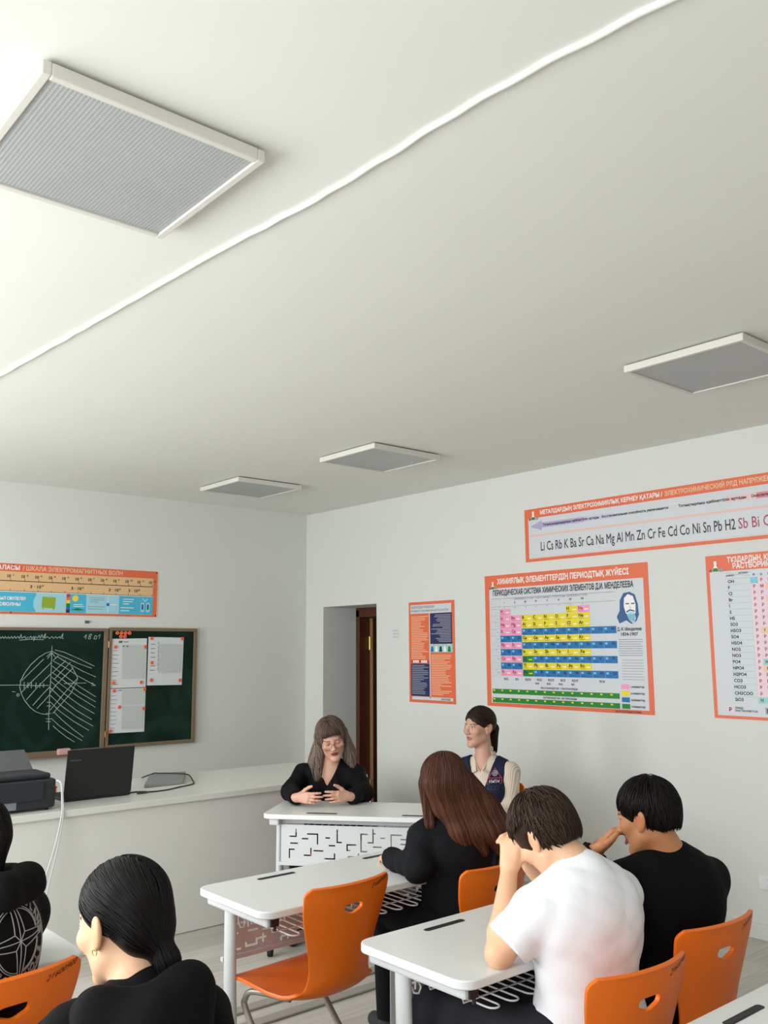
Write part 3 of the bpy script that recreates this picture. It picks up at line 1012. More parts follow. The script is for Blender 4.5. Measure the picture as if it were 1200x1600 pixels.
# ------------------------------------------------------------------ chalkboard, papers, magnets
CH = [[(2.696,1.657),(2.648,1.642),(2.599,1.611),(2.538,1.554),(2.492,1.488),(2.467,1.433),(2.462,1.384),(2.476,1.334),(2.507,1.278),(2.549,1.227),(2.593,1.193),(2.637,1.174),(2.695,1.165)],[(2.695,1.7),(2.698,1.62),(2.699,1.513),(2.699,1.398),(2.696,1.313),(2.699,1.227),(2.698,1.143),(2.702,1.047)],[(2.311,1.403),(2.469,1.399),(2.589,1.391),(2.69,1.391)],[(2.807,1.401),(2.882,1.402),(2.988,1.401)],[(3.034,1.403),(3.07,1.377),(3.035,1.381)],[(2.636,1.596),(2.474,1.432)],[(2.696,1.567),(2.525,1.396),(2.476,1.341)],[(2.697,1.48),(2.611,1.393),(2.517,1.284)],[(2.698,1.38),(2.636,1.318),(2.569,1.24)],[(2.698,1.32),(2.653,1.268),(2.602,1.214)],[(2.72,1.667),(2.795,1.649),(2.91,1.6),(3.052,1.534)],[(2.721,1.642),(2.812,1.605),(2.912,1.56),(3.029,1.518)],[(2.737,1.617),(2.844,1.554),(2.953,1.497),(3.067,1.447)],[(2.71,1.581),(2.801,1.533),(2.917,1.458),(3.07,1.377)],[(2.704,1.541),(2.804,1.467),(2.936,1.373),(3.074,1.288)],[(2.707,1.491),(2.806,1.424),(2.938,1.326),(3.076,1.248)],[(2.705,1.455),(2.793,1.388),(2.925,1.297),(3.074,1.204)],[(2.703,1.419),(2.811,1.323),(2.943,1.228),(3.069,1.154)],[(2.702,1.369),(2.798,1.28),(2.915,1.189),(3.048,1.108)],[(2.702,1.313),(2.801,1.223),(2.917,1.139),(3.062,1.055)],[(2.712,1.255),(2.781,1.188),(2.896,1.104),(3.028,1.024)],[(2.737,1.183),(2.807,1.116),(2.899,1.039),(2.985,0.975)],[(2.718,1.134),(2.794,1.067),(2.886,1.004),(2.975,0.947)],[(2.735,1.077),(2.789,1.028),(2.85,0.981),(2.915,0.939)],[(2.813,1.583),(2.707,1.484)],[(2.851,1.568),(2.731,1.44)],[(2.876,1.524),(2.748,1.397),(2.7,1.334)],[(2.918,1.443),(2.811,1.323),(2.707,1.199)],[(2.918,1.436),(2.87,1.328),(2.73,1.173)],[(2.752,1.62),(2.71,1.584)],[(2.86,1.539),(2.905,1.465),(2.918,1.436)],[(2.657,1.614),(2.692,1.646)],[(2.665,1.599),(2.696,1.642)],[(2.735,1.599),(2.699,1.646)],[(2.752,1.627),(2.702,1.657)],[(2.494,1.421),(2.497,1.372)],[(2.523,1.417),(2.525,1.375)],[(2.551,1.416),(2.551,1.374)],[(2.585,1.415),(2.585,1.373)],[(2.617,1.411),(2.615,1.372)],[(2.646,1.407),(2.644,1.375)],[(2.677,1.26),(2.712,1.259)],[(2.678,1.232),(2.713,1.23)],[(2.676,1.175),(2.716,1.173)],[(2.675,1.133),(2.718,1.131)],[(2.679,1.112),(2.715,1.11)],[(2.406,1.351),(2.43,1.349)],[(2.442,1.325),(2.448,1.335),(2.459,1.332),(2.461,1.318),(2.449,1.315),(2.442,1.325)],[(2.29,1.767),(2.301,1.755),(2.31,1.77),(2.321,1.755),(2.331,1.772),(2.342,1.755),(2.355,1.77),(2.363,1.755),(2.379,1.771),(2.387,1.755),(2.403,1.774),(2.411,1.755),(2.427,1.774),(2.439,1.755),(2.451,1.789),(2.456,1.757),(2.48,1.773),(2.488,1.755),(2.505,1.768)],[(2.51,1.756),(2.526,1.775),(2.534,1.756),(2.551,1.775),(2.55,1.736),(2.562,1.772),(2.577,1.759),(2.59,1.782),(2.599,1.757),(2.612,1.79),(2.621,1.756),(2.64,1.797),(2.635,1.756),(2.656,1.772),(2.672,1.756),(2.693,1.774),(2.704,1.756),(2.722,1.772),(2.734,1.758),(2.752,1.773),(2.76,1.757),(2.78,1.798),(2.775,1.757),(2.786,1.757)],[(2.44,1.743),(2.52,1.75),(2.628,1.747)],[(2.952,1.766),(2.974,1.792),(2.968,1.753)],[(3.01,1.795),(2.995,1.787),(2.999,1.776),(3.011,1.767),(3.007,1.755),(2.993,1.755),(2.991,1.767),(3.011,1.78),(3.017,1.791),(3.01,1.795)],[(3.048,1.782),(3.038,1.756),(3.057,1.753),(3.064,1.778),(3.048,1.782)],[(3.072,1.778),(3.091,1.793),(3.081,1.756)]]
BY = ROOM_Y1
t = thing('chalkboard', 'green chalkboard with chalk circle diagram and a folding side wing', 'chalkboard', (2.4, BY, 0.86))
ox, oz = 2.4, 0.86


def bpart(name, boxes, m, parent, bevel=None):
    mb = MB()
    for lo, hi in boxes:
        mb.box2((lo[0] - ox, lo[1] - BY, lo[2] - oz), (hi[0] - ox, hi[1] - BY, hi[2] - oz))
    return mb.build(name, m, parent, bevel=bevel)


D0, D1 = BY - 0.040, BY - 0.004
bpart('board_panel', [((1.38, D0 + 0.008, 0.875), (3.14, D1, 1.83))], M['board'], t)
fr = bpart('board_frame', [((1.36, D0 - 0.004, 1.818), (3.158, D1, 1.842)), ((1.36, D0 - 0.004, 0.845), (3.158, D1, 0.885)), ((3.122, D0 - 0.004, 0.885), (3.158, D1, 1.818)), ((1.36, D0 - 0.004, 0.885), (1.385, D1, 1.818))], M['boardframe'], t, 0.003)
bpart('wing_panel', [((3.19, D0 + 0.008, 0.89), (3.96, D1, 1.835))], M['board'], t)
bpart('wing_frame', [((3.168, D0 - 0.004, 1.822), (3.982, D1 - 0.01, 1.850)), ((3.168, D0 - 0.004, 0.868), (3.982, D1 - 0.01, 0.896)), ((3.168, D0 - 0.004, 0.896), (3.192, D1 - 0.01, 1.822)), ((3.950, D0 - 0.004, 0.896), (3.982, D1 - 0.01, 1.822))], M['boardframe'], t, 0.003)
bpart('wing_back', [((3.17, D1 - 0.01, 0.862), (4.012, BY - 0.001, 1.862))], M['boardback'], t)
bpart('chalk_tray', [((1.40, D0 - 0.05, 0.838), (2.95, D0 - 0.004, 0.848))], M['boardframe'], t)
for z in (1.71, 0.985):
    mb = MB()
    mb.cyl((3.163 - ox, D0 - 0.006 - BY, z - 0.025 - oz), (3.163 - ox, D0 - 0.006 - BY, z + 0.025 - oz), 0.006, 8)
    mb.build('hinge', M['brass'], t)
mb = MB()
for line in CH:
    path = []
    for (a, b) in zip(line[:-1], line[1:]):
        for k in range(3):
            q = k / 3
            path.append((a[0] + (b[0] - a[0]) * q - ox + random.uniform(-1, 1) * 0.0008, D0 + 0.0075 - BY, a[1] + (b[1] - a[1]) * q - oz))
    path.append((line[-1][0] - ox, D0 + 0.0075 - BY, line[-1][1] - oz))
    mb.tube(path, [0.0022 + 0.001 * random.random() for _ in path], 5)
mb.build('chalk_drawing', M['chalk'], t)
# small dark hook on the wall above
mb = MB()
mb.box((2.985, BY - 0.006, 1.893), (0.034, 0.012, 0.022))
mb.tube([(2.985, BY - 0.012, 1.893), (2.985, BY - 0.03, 1.888), (2.985, BY - 0.034, 1.898)], 0.003, 6)
tag(mb.build('wall_hook', M['printer2']), 'tiny dark hook on the wall just above the chalkboard', 'hook')


def sheet(corners, kind, label):
    """paper sheet pinned to the wing: bilinear patch with slight curl"""
    y = D0 + 0.0058
    nu, nv = 8, 10
    (x00, z00), (x10, z10), (x11, z11), (x01, z01) = corners          # tl tr br bl
    mb = MB()

    def P(u, v, off=0.0):
        x = (x00 * (1 - u) + x10 * u) * (1 - v) + (x01 * (1 - u) + x11 * u) * v
        z = (z00 * (1 - u) + z10 * u) * (1 - v) + (z01 * (1 - u) + z11 * u) * v
        return (x, y - 0.0012 * math.sin(PI * v) - off, z)
    vs = [P(i / nu, j / nv) for j in range(nv + 1) for i in range(nu + 1)]
    fs = [(j * (nu + 1) + i, (j + 1) * (nu + 1) + i, (j + 1) * (nu + 1) + i + 1, j * (nu + 1) + i + 1) for j in range(nv) for i in range(nu)]
    vb = [(a, b + 0.0007, c) for a, b, c in vs]
    mb.add(vs, fs, 0)
    mb.add(vb, [tuple(reversed(f)) for f in fs], 0)

    def quad(u0, v0, u1, v1, mi, off=0.0022):
        mb.add([P(u0, v0, off), P(u0, v1, off), P(u1, v1, off), P(u1, v0, off)], [(0, 1, 2, 3)], mi)
    if kind == 0:
        quad(0.32, 0.13, 0.97, 0.82, 1)
        for k in range(9):
            quad(0.06, 0.24 + k * 0.085, 0.06 + random.uniform(0.12, 0.17), 0.248 + k * 0.085, 2)
        quad(0.22, 0.045, 0.32, 0.085, 2)
        quad(0.36, 0.06, 0.48, 0.075, 2)
        quad(0.33, 0.14, 0.38, 0.165, 2)
        quad(0.43, 0.145, 0.48, 0.17, 2)
    elif kind == 1:
        quad(0.35, 0.02, 0.97, 0.38, 1)
        quad(0.37, 0.41, 0.97, 0.92, 1)
        for k in range(9):
            quad(0.06, 0.16 + k * 0.09, 0.06 + random.uniform(0.12, 0.18), 0.168 + k * 0.09, 2)
        quad(0.24, 0.04, 0.34, 0.055, 2)
        quad(0.03, 0.0, 0.98, 0.008, 2)
    else:
        quad(0.3, 0.14, 0.96, 0.74, 1)
        for k in range(7):
            quad(0.07, 0.145 + k * 0.09, 0.07 + random.uniform(0.08, 0.14), 0.156 + k * 0.09, 2)
            quad(0.28, 0.09 + k * 0.09, 0.29, 0.15 + k * 0.09, 2)
        for k in range(8):
            u = 0.31 + k * 0.07
            mb.add([P(u, 0.58, 0.0006), P(u + 0.006, 0.58, 0.0006), P(u + 0.05, 0.50, 0.0006), P(u + 0.044, 0.50, 0.0006)], [(0, 1, 2, 3)], 2)
    tag(mb.build('paper_sheet', [M['paper'], M['papergrid'], M['papertext']]), label, 'paper', 'sheets pinned to the chalkboard wing')


sheet([(3.180, 1.756), (3.505, 1.762), (3.509, 1.354), (3.190, 1.352)], 0, 'printed sheet at upper left of the chalkboard wing, below six magnets')
sheet([(3.186, 1.350), (3.509, 1.351), (3.508, 0.985), (3.185, 0.989)], 1, 'printed sheet at lower left of the chalkboard wing')
sheet([(3.519, 1.774), (3.852, 1.769), (3.846, 1.362), (3.519, 1.366)], 2, 'printed sheet at upper right of the chalkboard wing')

MAGS = [((3.236, 1.805), 'round orange magnet at the left end of the upper magnet row'), ((3.273, 1.805), 'round orange magnet second from the left in the upper magnet row'),
        ((3.309, 1.805), 'round orange magnet third from the left in the upper magnet row'), ((3.344, 1.805), 'round orange magnet at the right end of the upper magnet row'),
        ((3.268, 1.776), 'left magnet of the pair just above the upper left sheet'), ((3.303, 1.776), 'right magnet of the pair just above the upper left sheet'),
        ((3.224, 1.690), 'orange magnet near the top left of the upper left sheet'), ((3.491, 1.690), 'orange magnet near the top right of the upper left sheet'),
        ((3.219, 1.396), 'orange magnet at the bottom left of the upper left sheet'), ((3.464, 1.394), 'orange magnet at the bottom right of the upper left sheet'),
        ((3.227, 1.330), 'orange magnet at the top left of the lower left sheet'), ((3.497, 1.335), 'orange magnet at the top right of the lower left sheet'),
        ((3.278, 1.197), 'pinkish magnet in the middle of the lower left sheet'), ((3.494, 1.176), 'orange magnet halfway down the right side of the lower left sheet'),
        ((3.210, 1.007), 'orange magnet at the bottom left corner of the lower left sheet'), ((3.547, 1.761), 'orange magnet at the top left of the right sheet'),
        ((3.837, 1.760), 'orange magnet at the top right corner of the right sheet'), ((3.556, 1.555), 'orange magnet halfway down the left side of the right sheet'),
        ((3.554, 1.410), 'orange magnet at the bottom left of the right sheet'), ((3.824, 1.402), 'orange magnet at the bottom right of the right sheet')]
mag0 = None
for (x, z), lab in MAGS:
    loc = (x, D0 + 0.0035, z)
    if mag0 is None:
        mag0 = thing('magnet', lab, 'magnet', loc, 0, 'round magnets on the chalkboard wing')
        mb = MB()
        n = 18
        prof = [(0.0150, 0.0), (0.0150, -0.005), (0.0125, -0.0075), (0.009, -0.0065)]
        vs = [(r * math.cos(2 * PI * i / n), y, r * math.sin(2 * PI * i / n)) for r, y in prof for i in range(n)]
        fs = [(k * n + i, k * n + (i + 1) % n, (k + 1) * n + (i + 1) % n, (k + 1) * n + i) for k in range(3) for i in range(n)]
        fs.append(tuple(reversed(range(n))))
        mb.add(vs, fs)
        mb.build('rim', M['magnet'], mag0, smooth=50)
        mb = MB()
        mb.tube([(0, -0.004, 0), (0, -0.0066, 0)], 0.0092, n)
        mb.build('centre', M['magnethub'], mag0)
    else:
        dup(mag0, loc, 0, lab, 'round magnets on the chalkboard wing')

# ------------------------------------------------------------------ demonstration counter and what stands on it
CT = 0.79
t = thing('demonstration_counter', 'long white demonstration counter in front of the chalkboard', 'counter', (2.6, 5.05, 0))
mb = MB()
mb.box2((-1.7 - 0.3, -0.02, CT - 0.036), (1.55, 0.91, CT))
mb.build('worktop', M['countertop'], t, bevel=0.003)
mb = MB()
mb.box2((-1.95, 0.012, 0.004), (1.51, 0.034, CT - 0.036))
mb.build('front_panel', M['counter'], t)
mb = MB()
mb.box2((1.488, 0.034, 0.004), (1.51, 0.88, CT - 0.036))
mb.build('side_panel', M['counter'], t)
mb = MB()
mb.box2((-1.95, 0.034, 0.004), (-1.928, 0.88, CT - 0.036))
mb.build('side_panel', M['counter'], t)
mb = MB()
mb.box2((-1.93, 0.04, 0.002), (1.49, 0.06, 0.02))
mb.build('plinth', M['black'], t)

t = thing('printer', 'charcoal printer with raised grey paper tray on counter', 'printer', (1.705, 5.27, CT))
mb = MB()
out = [(-0.30, -0.16), (0.255, -0.16), (0.275, -0.14), (0.275, 0.12), (-0.30, 0.12)]
mb.prism(out, 0.012, 0.165)
out = [(-0.28, -0.13), (0.25, -0.13), (0.25, 0.11), (-0.28, 0.11)]
mb.prism(out, 0.165, 0.196)
mb.build('printer_body', M['printer'], t, bevel=0.012)
mb = MB()
mb.box2((-0.22, -0.172, 0.06), (0.20, -0.158, 0.165))
mb.build('front_cover', M['printer'], t, bevel=0.005)
mb = MB()
mb.add([(-0.2, 0.10, 0.185), (0.235, 0.10, 0.185), (0.205, 0.19, 0.300), (-0.2, 0.19, 0.300), (-0.2, 0.106, 0.180), (0.235, 0.106, 0.180), (0.205, 0.198, 0.297), (-0.2, 0.198, 0.297)],
       [(0, 1, 2, 3), (7, 6, 5, 4), (0, 4, 5, 1), (1, 5, 6, 2), (2, 6, 7, 3), (3, 7, 4, 0)])
mb.build('paper_tray', M['printer2'], t)
mb = MB()
mb.box2((-0.16, -0.1632, 0.02), (0.055, -0.1602, 0.062))
mb.build('label_strip', M['printlabel'], t)
for sx in (-0.25, 0.23):
    for sy in (-0.13, 0.09):
        mb = MB()
        mb.cyl((sx, sy, 0), (sx, sy, 0.014), 0.012, 10)
        mb.build('foot', M['rubber'], t)

for k, (dx, lab) in enumerate(((0.0, 'white cable hanging in front of the counter, printer side'), (0.028, 'white cable hanging in front of the counter, laptop side'))):
    mb = MB()
    pts = [(1.972 + dx * 0.15, 5.105, CT + 0.155), (1.985 + dx * 0.15, 5.07, CT + 0.14), (1.985 + dx * 0.2, 5.045, CT + 0.05), (1.975 + dx * 0.3, 5.015, CT - 0.02), (1.935 + dx * 0.6, 4.985, CT - 0.17), (1.875 + dx, 4.95, CT - 0.33), (1.83 + dx, 4.92, 0.28), (1.81 + dx, 4.91, 0.06), (1.84 + dx, 4.93, 0.006), (2.0 + dx, 5.0, 0.006)]
    sm = []
    for i in range(len(pts) - 1):
        p0, p1, p2, p3 = [Vector(pts[max(0, min(len(pts) - 1, i + d))]) for d in (-1, 0, 1, 2)]
        for j in range(6):
            q = j / 6
            sm.append(0.5 * ((2 * p1) + (-p0 + p2) * q + (2 * p0 - 5 * p1 + 4 * p2 - p3) * q * q + (-p0 + 3 * p1 - 3 * p2 + p3) * q ** 3))
    mb.tube(sm, 0.0042, 8)
    tag(mb.build('cable', M['cable'], smooth=60), lab, 'cable', 'white cables beside the printer')

t = thing('laptop', 'open black laptop with its lid turned to the class', 'laptop', (2.30, 5.32, CT))
mb = MB()
mb.box2((-0.20, -0.02, 0.003), (0.205, 0.25, 0.022))
mb.build('keyboard_base', M['laptop'], t, bevel=0.004)
mb = MB()
Rl = Matrix.Rotation(math.radians(7), 3, 'X')
mb.box((0.0, -0.018 - 0.017, 0.02 + 0.138), (0.415, 0.010, 0.276), R=Rl)
mb.build('lid', M['laptop'], t, bevel=0.004)
mb = MB()
mb.box(tuple(Vector((0.0, -0.035, 0.158)) + Rl @ Vector((-0.155, -0.0055, 0.078))), (0.07, 0.001, 0.010), R=Rl)
mb.build('lid_mark', M['laptopmark'], t)
mb = MB()
mb.cyl((-0.17, -0.018, 0.022), (0.17, -0.018, 0.022), 0.008, 12)
mb.build('lid_hinge', M['laptop'], t)

mb = MB()
mb.add([(2.69, 5.50, CT + 0.001), (2.96, 5.49, CT + 0.001), (3.20, 5.90, CT + 0.001), (2.94, 5.93, CT + 0.001),
        (2.69, 5.50, CT + 0.022), (2.96, 5.49, CT + 0.022), (3.20, 5.90, CT + 0.022), (2.94, 5.93, CT + 0.022)],
       [(3, 2, 1, 0), (4, 5, 6, 7), (0, 1, 5, 4), (1, 2, 6, 5), (2, 3, 7, 6), (3, 0, 4, 7)])
tag(mb.build('tablet', M['greyplate'], bevel=0.004), 'flat grey tablet lying on the counter under the black cable', 'tablet')
mb = MB()
ctl = [(2.52, 5.36, .005), (2.57, 5.36, .005), (2.62, 5.33, .005), (2.60, 5.28, .007), (2.55, 5.29, .005), (2.58, 5.33, .005), (2.66, 5.30, .005), (2.76, 5.31, .005), (2.86, 5.36, .005), (2.99, 5.42, .005), (3.06, 5.54, .006), (3.10, 5.68, .028), (3.08, 5.80, .028), (2.98, 5.88, .03), (2.96, 5.97 - 0.06, .028), (2.86, 5.90, .006)]
sm = []
for i in range(len(ctl) - 1):
    p0, p1, p2, p3 = [Vector(ctl[max(0, min(len(ctl) - 1, i + d))]) for d in (-1, 0, 1, 2)]
    for j in range(8):
        q = j / 8
        v = 0.5 * ((2 * p1) + (-p0 + p2) * q + (2 * p0 - 5 * p1 + 4 * p2 - p3) * q * q + (-p0 + 3 * p1 - 3 * p2 + p3) * q ** 3)
        v.z += CT
        sm.append(v)
mb.tube(sm, 0.0042, 8)
tag(mb.build('cable', M['cableblack'], smooth=60), 'thin black cable looping across the counter beside the laptop', 'cable')
t = thing('small_box', 'small coral box between the printer and the laptop', 'box', (2.10, 5.62, CT))
mb = MB()
mb.box2((-0.06, -0.04, 0), (0.06, 0.04, 0.045))
mb.build('box_body', M['coral'], t, bevel=0.004)
mb = MB()
mb.box2((-0.063, -0.043, 0.045), (0.063, 0.043, 0.056))
mb.build('box_lid', M['coral'], t, bevel=0.003)
mb = MB()
mb.box2((2.765, D0 - 0.048, 0.849), (2.87, D0 - 0.006, 0.900))
tag(mb.build('sponge', M['sponge'], bevel=0.012), 'pink sponge on the chalk tray behind the laptop', 'sponge')

# ------------------------------------------------------------------ desks
# slots cut through the modesty panel, seen from the side away from the sitter: strokes in (u from left, v from top), 0..1 x 0..1
STROKES = [
    [(.02, .05), (.055, .05), (.055, .29), (.13, .29)], [(.14, .13), (.14, .34), (.18, .34)], [(.11, .27), (.14, .27)],
    [(.185, .1), (.225, .1)], [(.205, .03), (.205, .22)], [(.265, .03), (.265, .31), (.31, .31)], [(.255, .08), (.275, .08)],
    [(.31, .18), (.37, .18), (.37, .63), (.41, .63)], [(.02, .44), (.10, .44)], [(.085, .36), (.085, .55)], [(.195, .4), (.22, .4)],
    [(.31, .44), (.265, .44), (.265, .60), (.235, .60)], [(.09, .66), (.13, .66)], [(.16, .70), (.20, .70)],
    [(.035, .66), (.015, .66), (.015, .98), (.05, .98)], [(.08, .90), (.08, .97), (.13, .97), (.13, .86), (.17, .86)], [(.16, .80), (.16, .95)],
    [(.27, .80), (.25, .80), (.25, 1.0)], [(.235, .94), (.285, .94), (.285, 1.0)], [(.335, .97), (.335, .90), (.37, .90), (.37, .80)],
    [(.415, .72), (.415, .84), (.48, .84)], [(.43, .55), (.47, .55)], [(.41, .29), (.43, .29)], [(.475, .03), (.475, .42), (.50, .42)], [(.465, .16), (.475, .16)],
    [(.51, .18), (.545, .18), (.545, .70), (.515, .70)], [(.575, .50), (.625, .50), (.625, .68), (.61, .68)],
    [(.685, .08), (.685, .44), (.66, .44)], [(.70, .56), (.73, .56)], [(.73, .32), (.75, .32)], [(.81, .22), (.80, .22), (.80, .52)], [(.80, .22), (.86, .22)], [(.86, .36), (.89, .36)],
    [(.70, .80), (.70, .95), (.76, .95)], [(.77, .72), (.82, .72)], [(.84, .66), (.84, .86), (.88, .86)], [(.93, .10), (.93, .30), (.97, .30)], [(.92, .50), (.96, .50)],
    [(.94, .70), (.97, .70), (.97, .95)], [(.58, .86), (.62, .86), (.62, .96)], [(.56, .78), (.56, .95)],
]
PW, PH = 1.0, 0.198


def panel_mesh():
    nu, nv = 268, 54
    mask = np.ones((nu, nv), bool)
    for st in STROKES:
        for (a, b), (c, d) in zip(st[:-1], st[1:]):
            i0, i1 = sorted((int(.02 * nu + a * .96 * nu), int(.02 * nu + c * .96 * nu)))
            j0, j1 = sorted((int(2 + b * (nv - 6)), int(2 + d * (nv - 6))))
            mask[i0:i1 + 2, j0:j1 + 2] = False
    # merge cells into column runs so that the mesh stays light
    mb = MB()
    du, dv = PW / nu, PH / nv
    th = 0.0015
    runs = {}
    for i in range(nu):
        j = 0
        rr = []
        while j < nv:
            if mask[i, j]:
                k = j
                while k < nv and mask[i, k]:
                    k += 1
                rr.append((j, k))
                j = k
            else:
                j += 1
        runs[i] = tuple(rr)
    i = 0
    while i < nu:
        k = i
        while k < nu and runs[k] == runs[i]:
            k += 1
        for (a, b) in runs[i]:
            mb.box2((-PW / 2 + i * du, -th / 2, -b * dv), (-PW / 2 + k * du, th / 2, -a * dv))
        i = k
    return mb


DW, DD, DH = 1.2, 0.485, 0.752


def make_desk():
    """origin on the floor under the centre; sitter on the -y side, modesty panel on the +y side"""
    t = thing('school_desk', '', 'desk')
    mb = MB()
    out = rounded_rect(DW, DD, 0.055, 7)
    mb.prism(out, DH - 0.026, DH)
    mb.build('desktop', M['desk'], t, smooth=30, bevel=0.004)
    for sx in (-0.27, 0.27):
        mb = MB()
        # pen groove: dark trough let into the top
        L, W = 0.18, 0.026
        o1 = rounded_rect(L, W, W / 2 - 0.001, 6)
        o2 = rounded_rect(L - 0.008, W - 0.008, (W - 0.008) / 2 - 0.001, 6)
        o3 = rounded_rect(L - 0.02, W - 0.015, (W - 0.015) / 2 - 0.001, 6)
        n = len(o1)
        vs = [(x + sx, y + 0.175, DH + 0.0004) for x, y in o1] + [(x + sx, y + 0.175, DH + 0.0022) for x, y in o2] + [(x + sx, y + 0.175, DH + 0.0008) for x, y in o3]
        fs = [(k * n + i, k * n + (i + 1) % n, (k + 1) * n + (i + 1) % n, (k + 1) * n + i) for k in range(2) for i in range(n)]
        fs.append(tuple(range(2 * n, 3 * n)))
        mb.add(vs, fs)
        mb.build('pen_groove', M['black'], t, smooth=40)
    for sx in (-1, 1):
        x = sx * 0.535
        mb = MB()
        mb.box2((x - 0.028, -0.205, DH - 0.064), (x + 0.028, 0.215, DH - 0.027))
        br = mb.build('end_bracket', M['metal'], t, bevel=0.008)
        mb = MB()
        mb.box2((x - 0.016, -0.214, DH - 0.060), (x + 0.016, -0.206, DH - 0.030))
        mb.tube([(x, -0.21, DH - 0.06), (x, -0.212, DH - 0.075)], 0.006, 8)
        mb.build('latch', M['black'], br)
        mb = MB()
        path = [(x + sx * 0.0, 0.085, DH - 0.06), (x + sx * 0.004, 0.075, 0.45), (x + sx * 0.010, 0.04, 0.09)]
        for a, b, w in ((path[0], path[1], 0.02), (path[1], path[2], 0.02)):
            pass
        n = 14
        vs = []
        for (px, py, pz) in path:
            for i in range(n):
                an = 2 * PI * i / n
                vs.append((px + 0.0205 * math.cos(an), py + 0.030 * math.sin(an), pz))
        mb.add(vs, [(k * n + i, k * n + (i + 1) % n, (k + 1) * n + (i + 1) % n, (k + 1) * n + i) for k in range(2) for i in range(n)] + [tuple(range(n))[::-1], tuple(range(2 * n, 3 * n))])
        leg = mb.build('leg', M['metal'], t, smooth=50)
        mb = MB()
        mb.box2((x - 0.02 + sx * 0.01, -0.22, 0.062), (x + 0.02 + sx * 0.01, 0.235, 0.098))
        fb = mb.build('foot_bar', M['metal'], t, bevel=0.008)
        for y in (-0.20, 0.215):
            mb = MB()
            mb.cyl((x - 0.011 + sx * 0.01, y, 0.026), (x + 0.011 + sx * 0.01, y, 0.026), 0.026, 16)
            mb.box2((x - 0.014 + sx * 0.01, y - 0.01, 0.026), (x + 0.014 + sx * 0.01, y + 0.02, 0.062))
            mb.build('caster', M['rubber'], fb, smooth=40)
        # bag hook
        mb = MB()
        hk = [(x - sx * 0.045, 0.10, DH - 0.03), (x - sx * 0.045, 0.10, DH - 0.115), (x - sx * 0.045, 0.085, DH - 0.135), (x - sx * 0.045, 0.065, DH - 0.13), (x - sx * 0.045, 0.055, DH - 0.11), (x - sx * 0.045, 0.065, DH - 0.095), (x - sx * 0.045, 0.078, DH - 0.10)]
        mb.tube(hk, 0.0032, 7)
        mb.build('bag_hook', M['wire'], t, smooth=60)
    o = panel_mesh().build('modesty_panel', M['metal'], t, loc=(0, 0.185, DH - 0.062))
    mb = MB()
    mb.box2((-0.51, 0.176, DH - 0.279), (0.51, 0.196, DH - 0.260))
    mb.build('panel_rail', M['metal'], t, bevel=0.003)
    mb = MB()
    mb.box2((-0.51, 0.10, DH - 0.062), (0.51, 0.15, DH - 0.027))
    mb.build('cross_beam', M['metal'], t, bevel=0.004)
    # wire shelf: long U loops pointing at the sitter, tied by three cross wires
    mb = MB()
    zs = DH - 0.105
    k = 0
    x = -0.455
    while x < 0.45:
        pts = [(x, 0.16, zs), (x, -0.17, zs - 0.004)]
        for i in range(7):
            a = PI + PI * i / 6
            pts.append((x + 0.020 + 0.020 * math.cos(a), -0.185 + 0.022 * math.sin(a), zs - 0.004))
        pts += [(x + 0.04, -0.17, zs - 0.004), (x + 0.04, 0.16, zs)]
        mb.tube(pts, 0.0028, 6)
        x += 0.0827
    for y in (-0.12, 0.02, 0.15):
        mb.tube([(-0.50, y, zs + 0.05), (-0.485, y, zs - 0.003), (0.485, y, zs - 0.003), (0.50, y, zs + 0.05)], 0.0028, 6)
    mb.build('wire_shelf', M['wire'], t, smooth=60)
    return t


DESKG = 'white school desks with pen grooves'
# desk centre from its near left corner on the sitter's side; rotation turns the sitter's side
desk0 = make_desk()


def desk_at(cx, cy, rz, label, first=[True]):
    if first[0]:
        first[0] = False
        desk0.location = (cx, cy, 0)
        desk0.rotation_euler.z = rz
        desk0['label'] = label
        desk0['group'] = DESKG
        return desk0
    return dup(desk0, (cx, cy, 0), rz, label, DESKG)


DESKS = {}
DESKS['empty_chair'] = desk_at(1.815 + 0.6, 3.005, 0, 'white desk where the long-haired student in black leans, empty chair in front')
DESKS['white_shirt'] = desk_at(1.862 + 0.6, 2.085, 0, 'white desk where the student in the white T-shirt rests his elbow')
DESKS['front'] = desk_at(1.90 + 0.6, 1.065, 0, 'white desk cut off by the bottom right corner of the picture')
DESKS['hoodie'] = desk_at(1.195 - 0.6, 3.015, 0, 'white desk in front of the student with the compass emblem hoodie')
DESKS['pony'] = desk_at(1.16 - 0.6, 2.10, 0, 'white desk in front of the student with the dark low ponytail')
# the teacher's desk stands turned towards the class
ta = math.atan2(-0.772, 0.636)
tn = Vector((0.772, 0.636))
tc = Vector((2.86, 4.40)) + Vector((0.636, -0.772)) * 0.6 + tn * 0.245
DESKS['teacher'] = desk_at(tc.x, tc.y, ta + PI, 'white desk turned to the class, with the woman in glasses behind it')

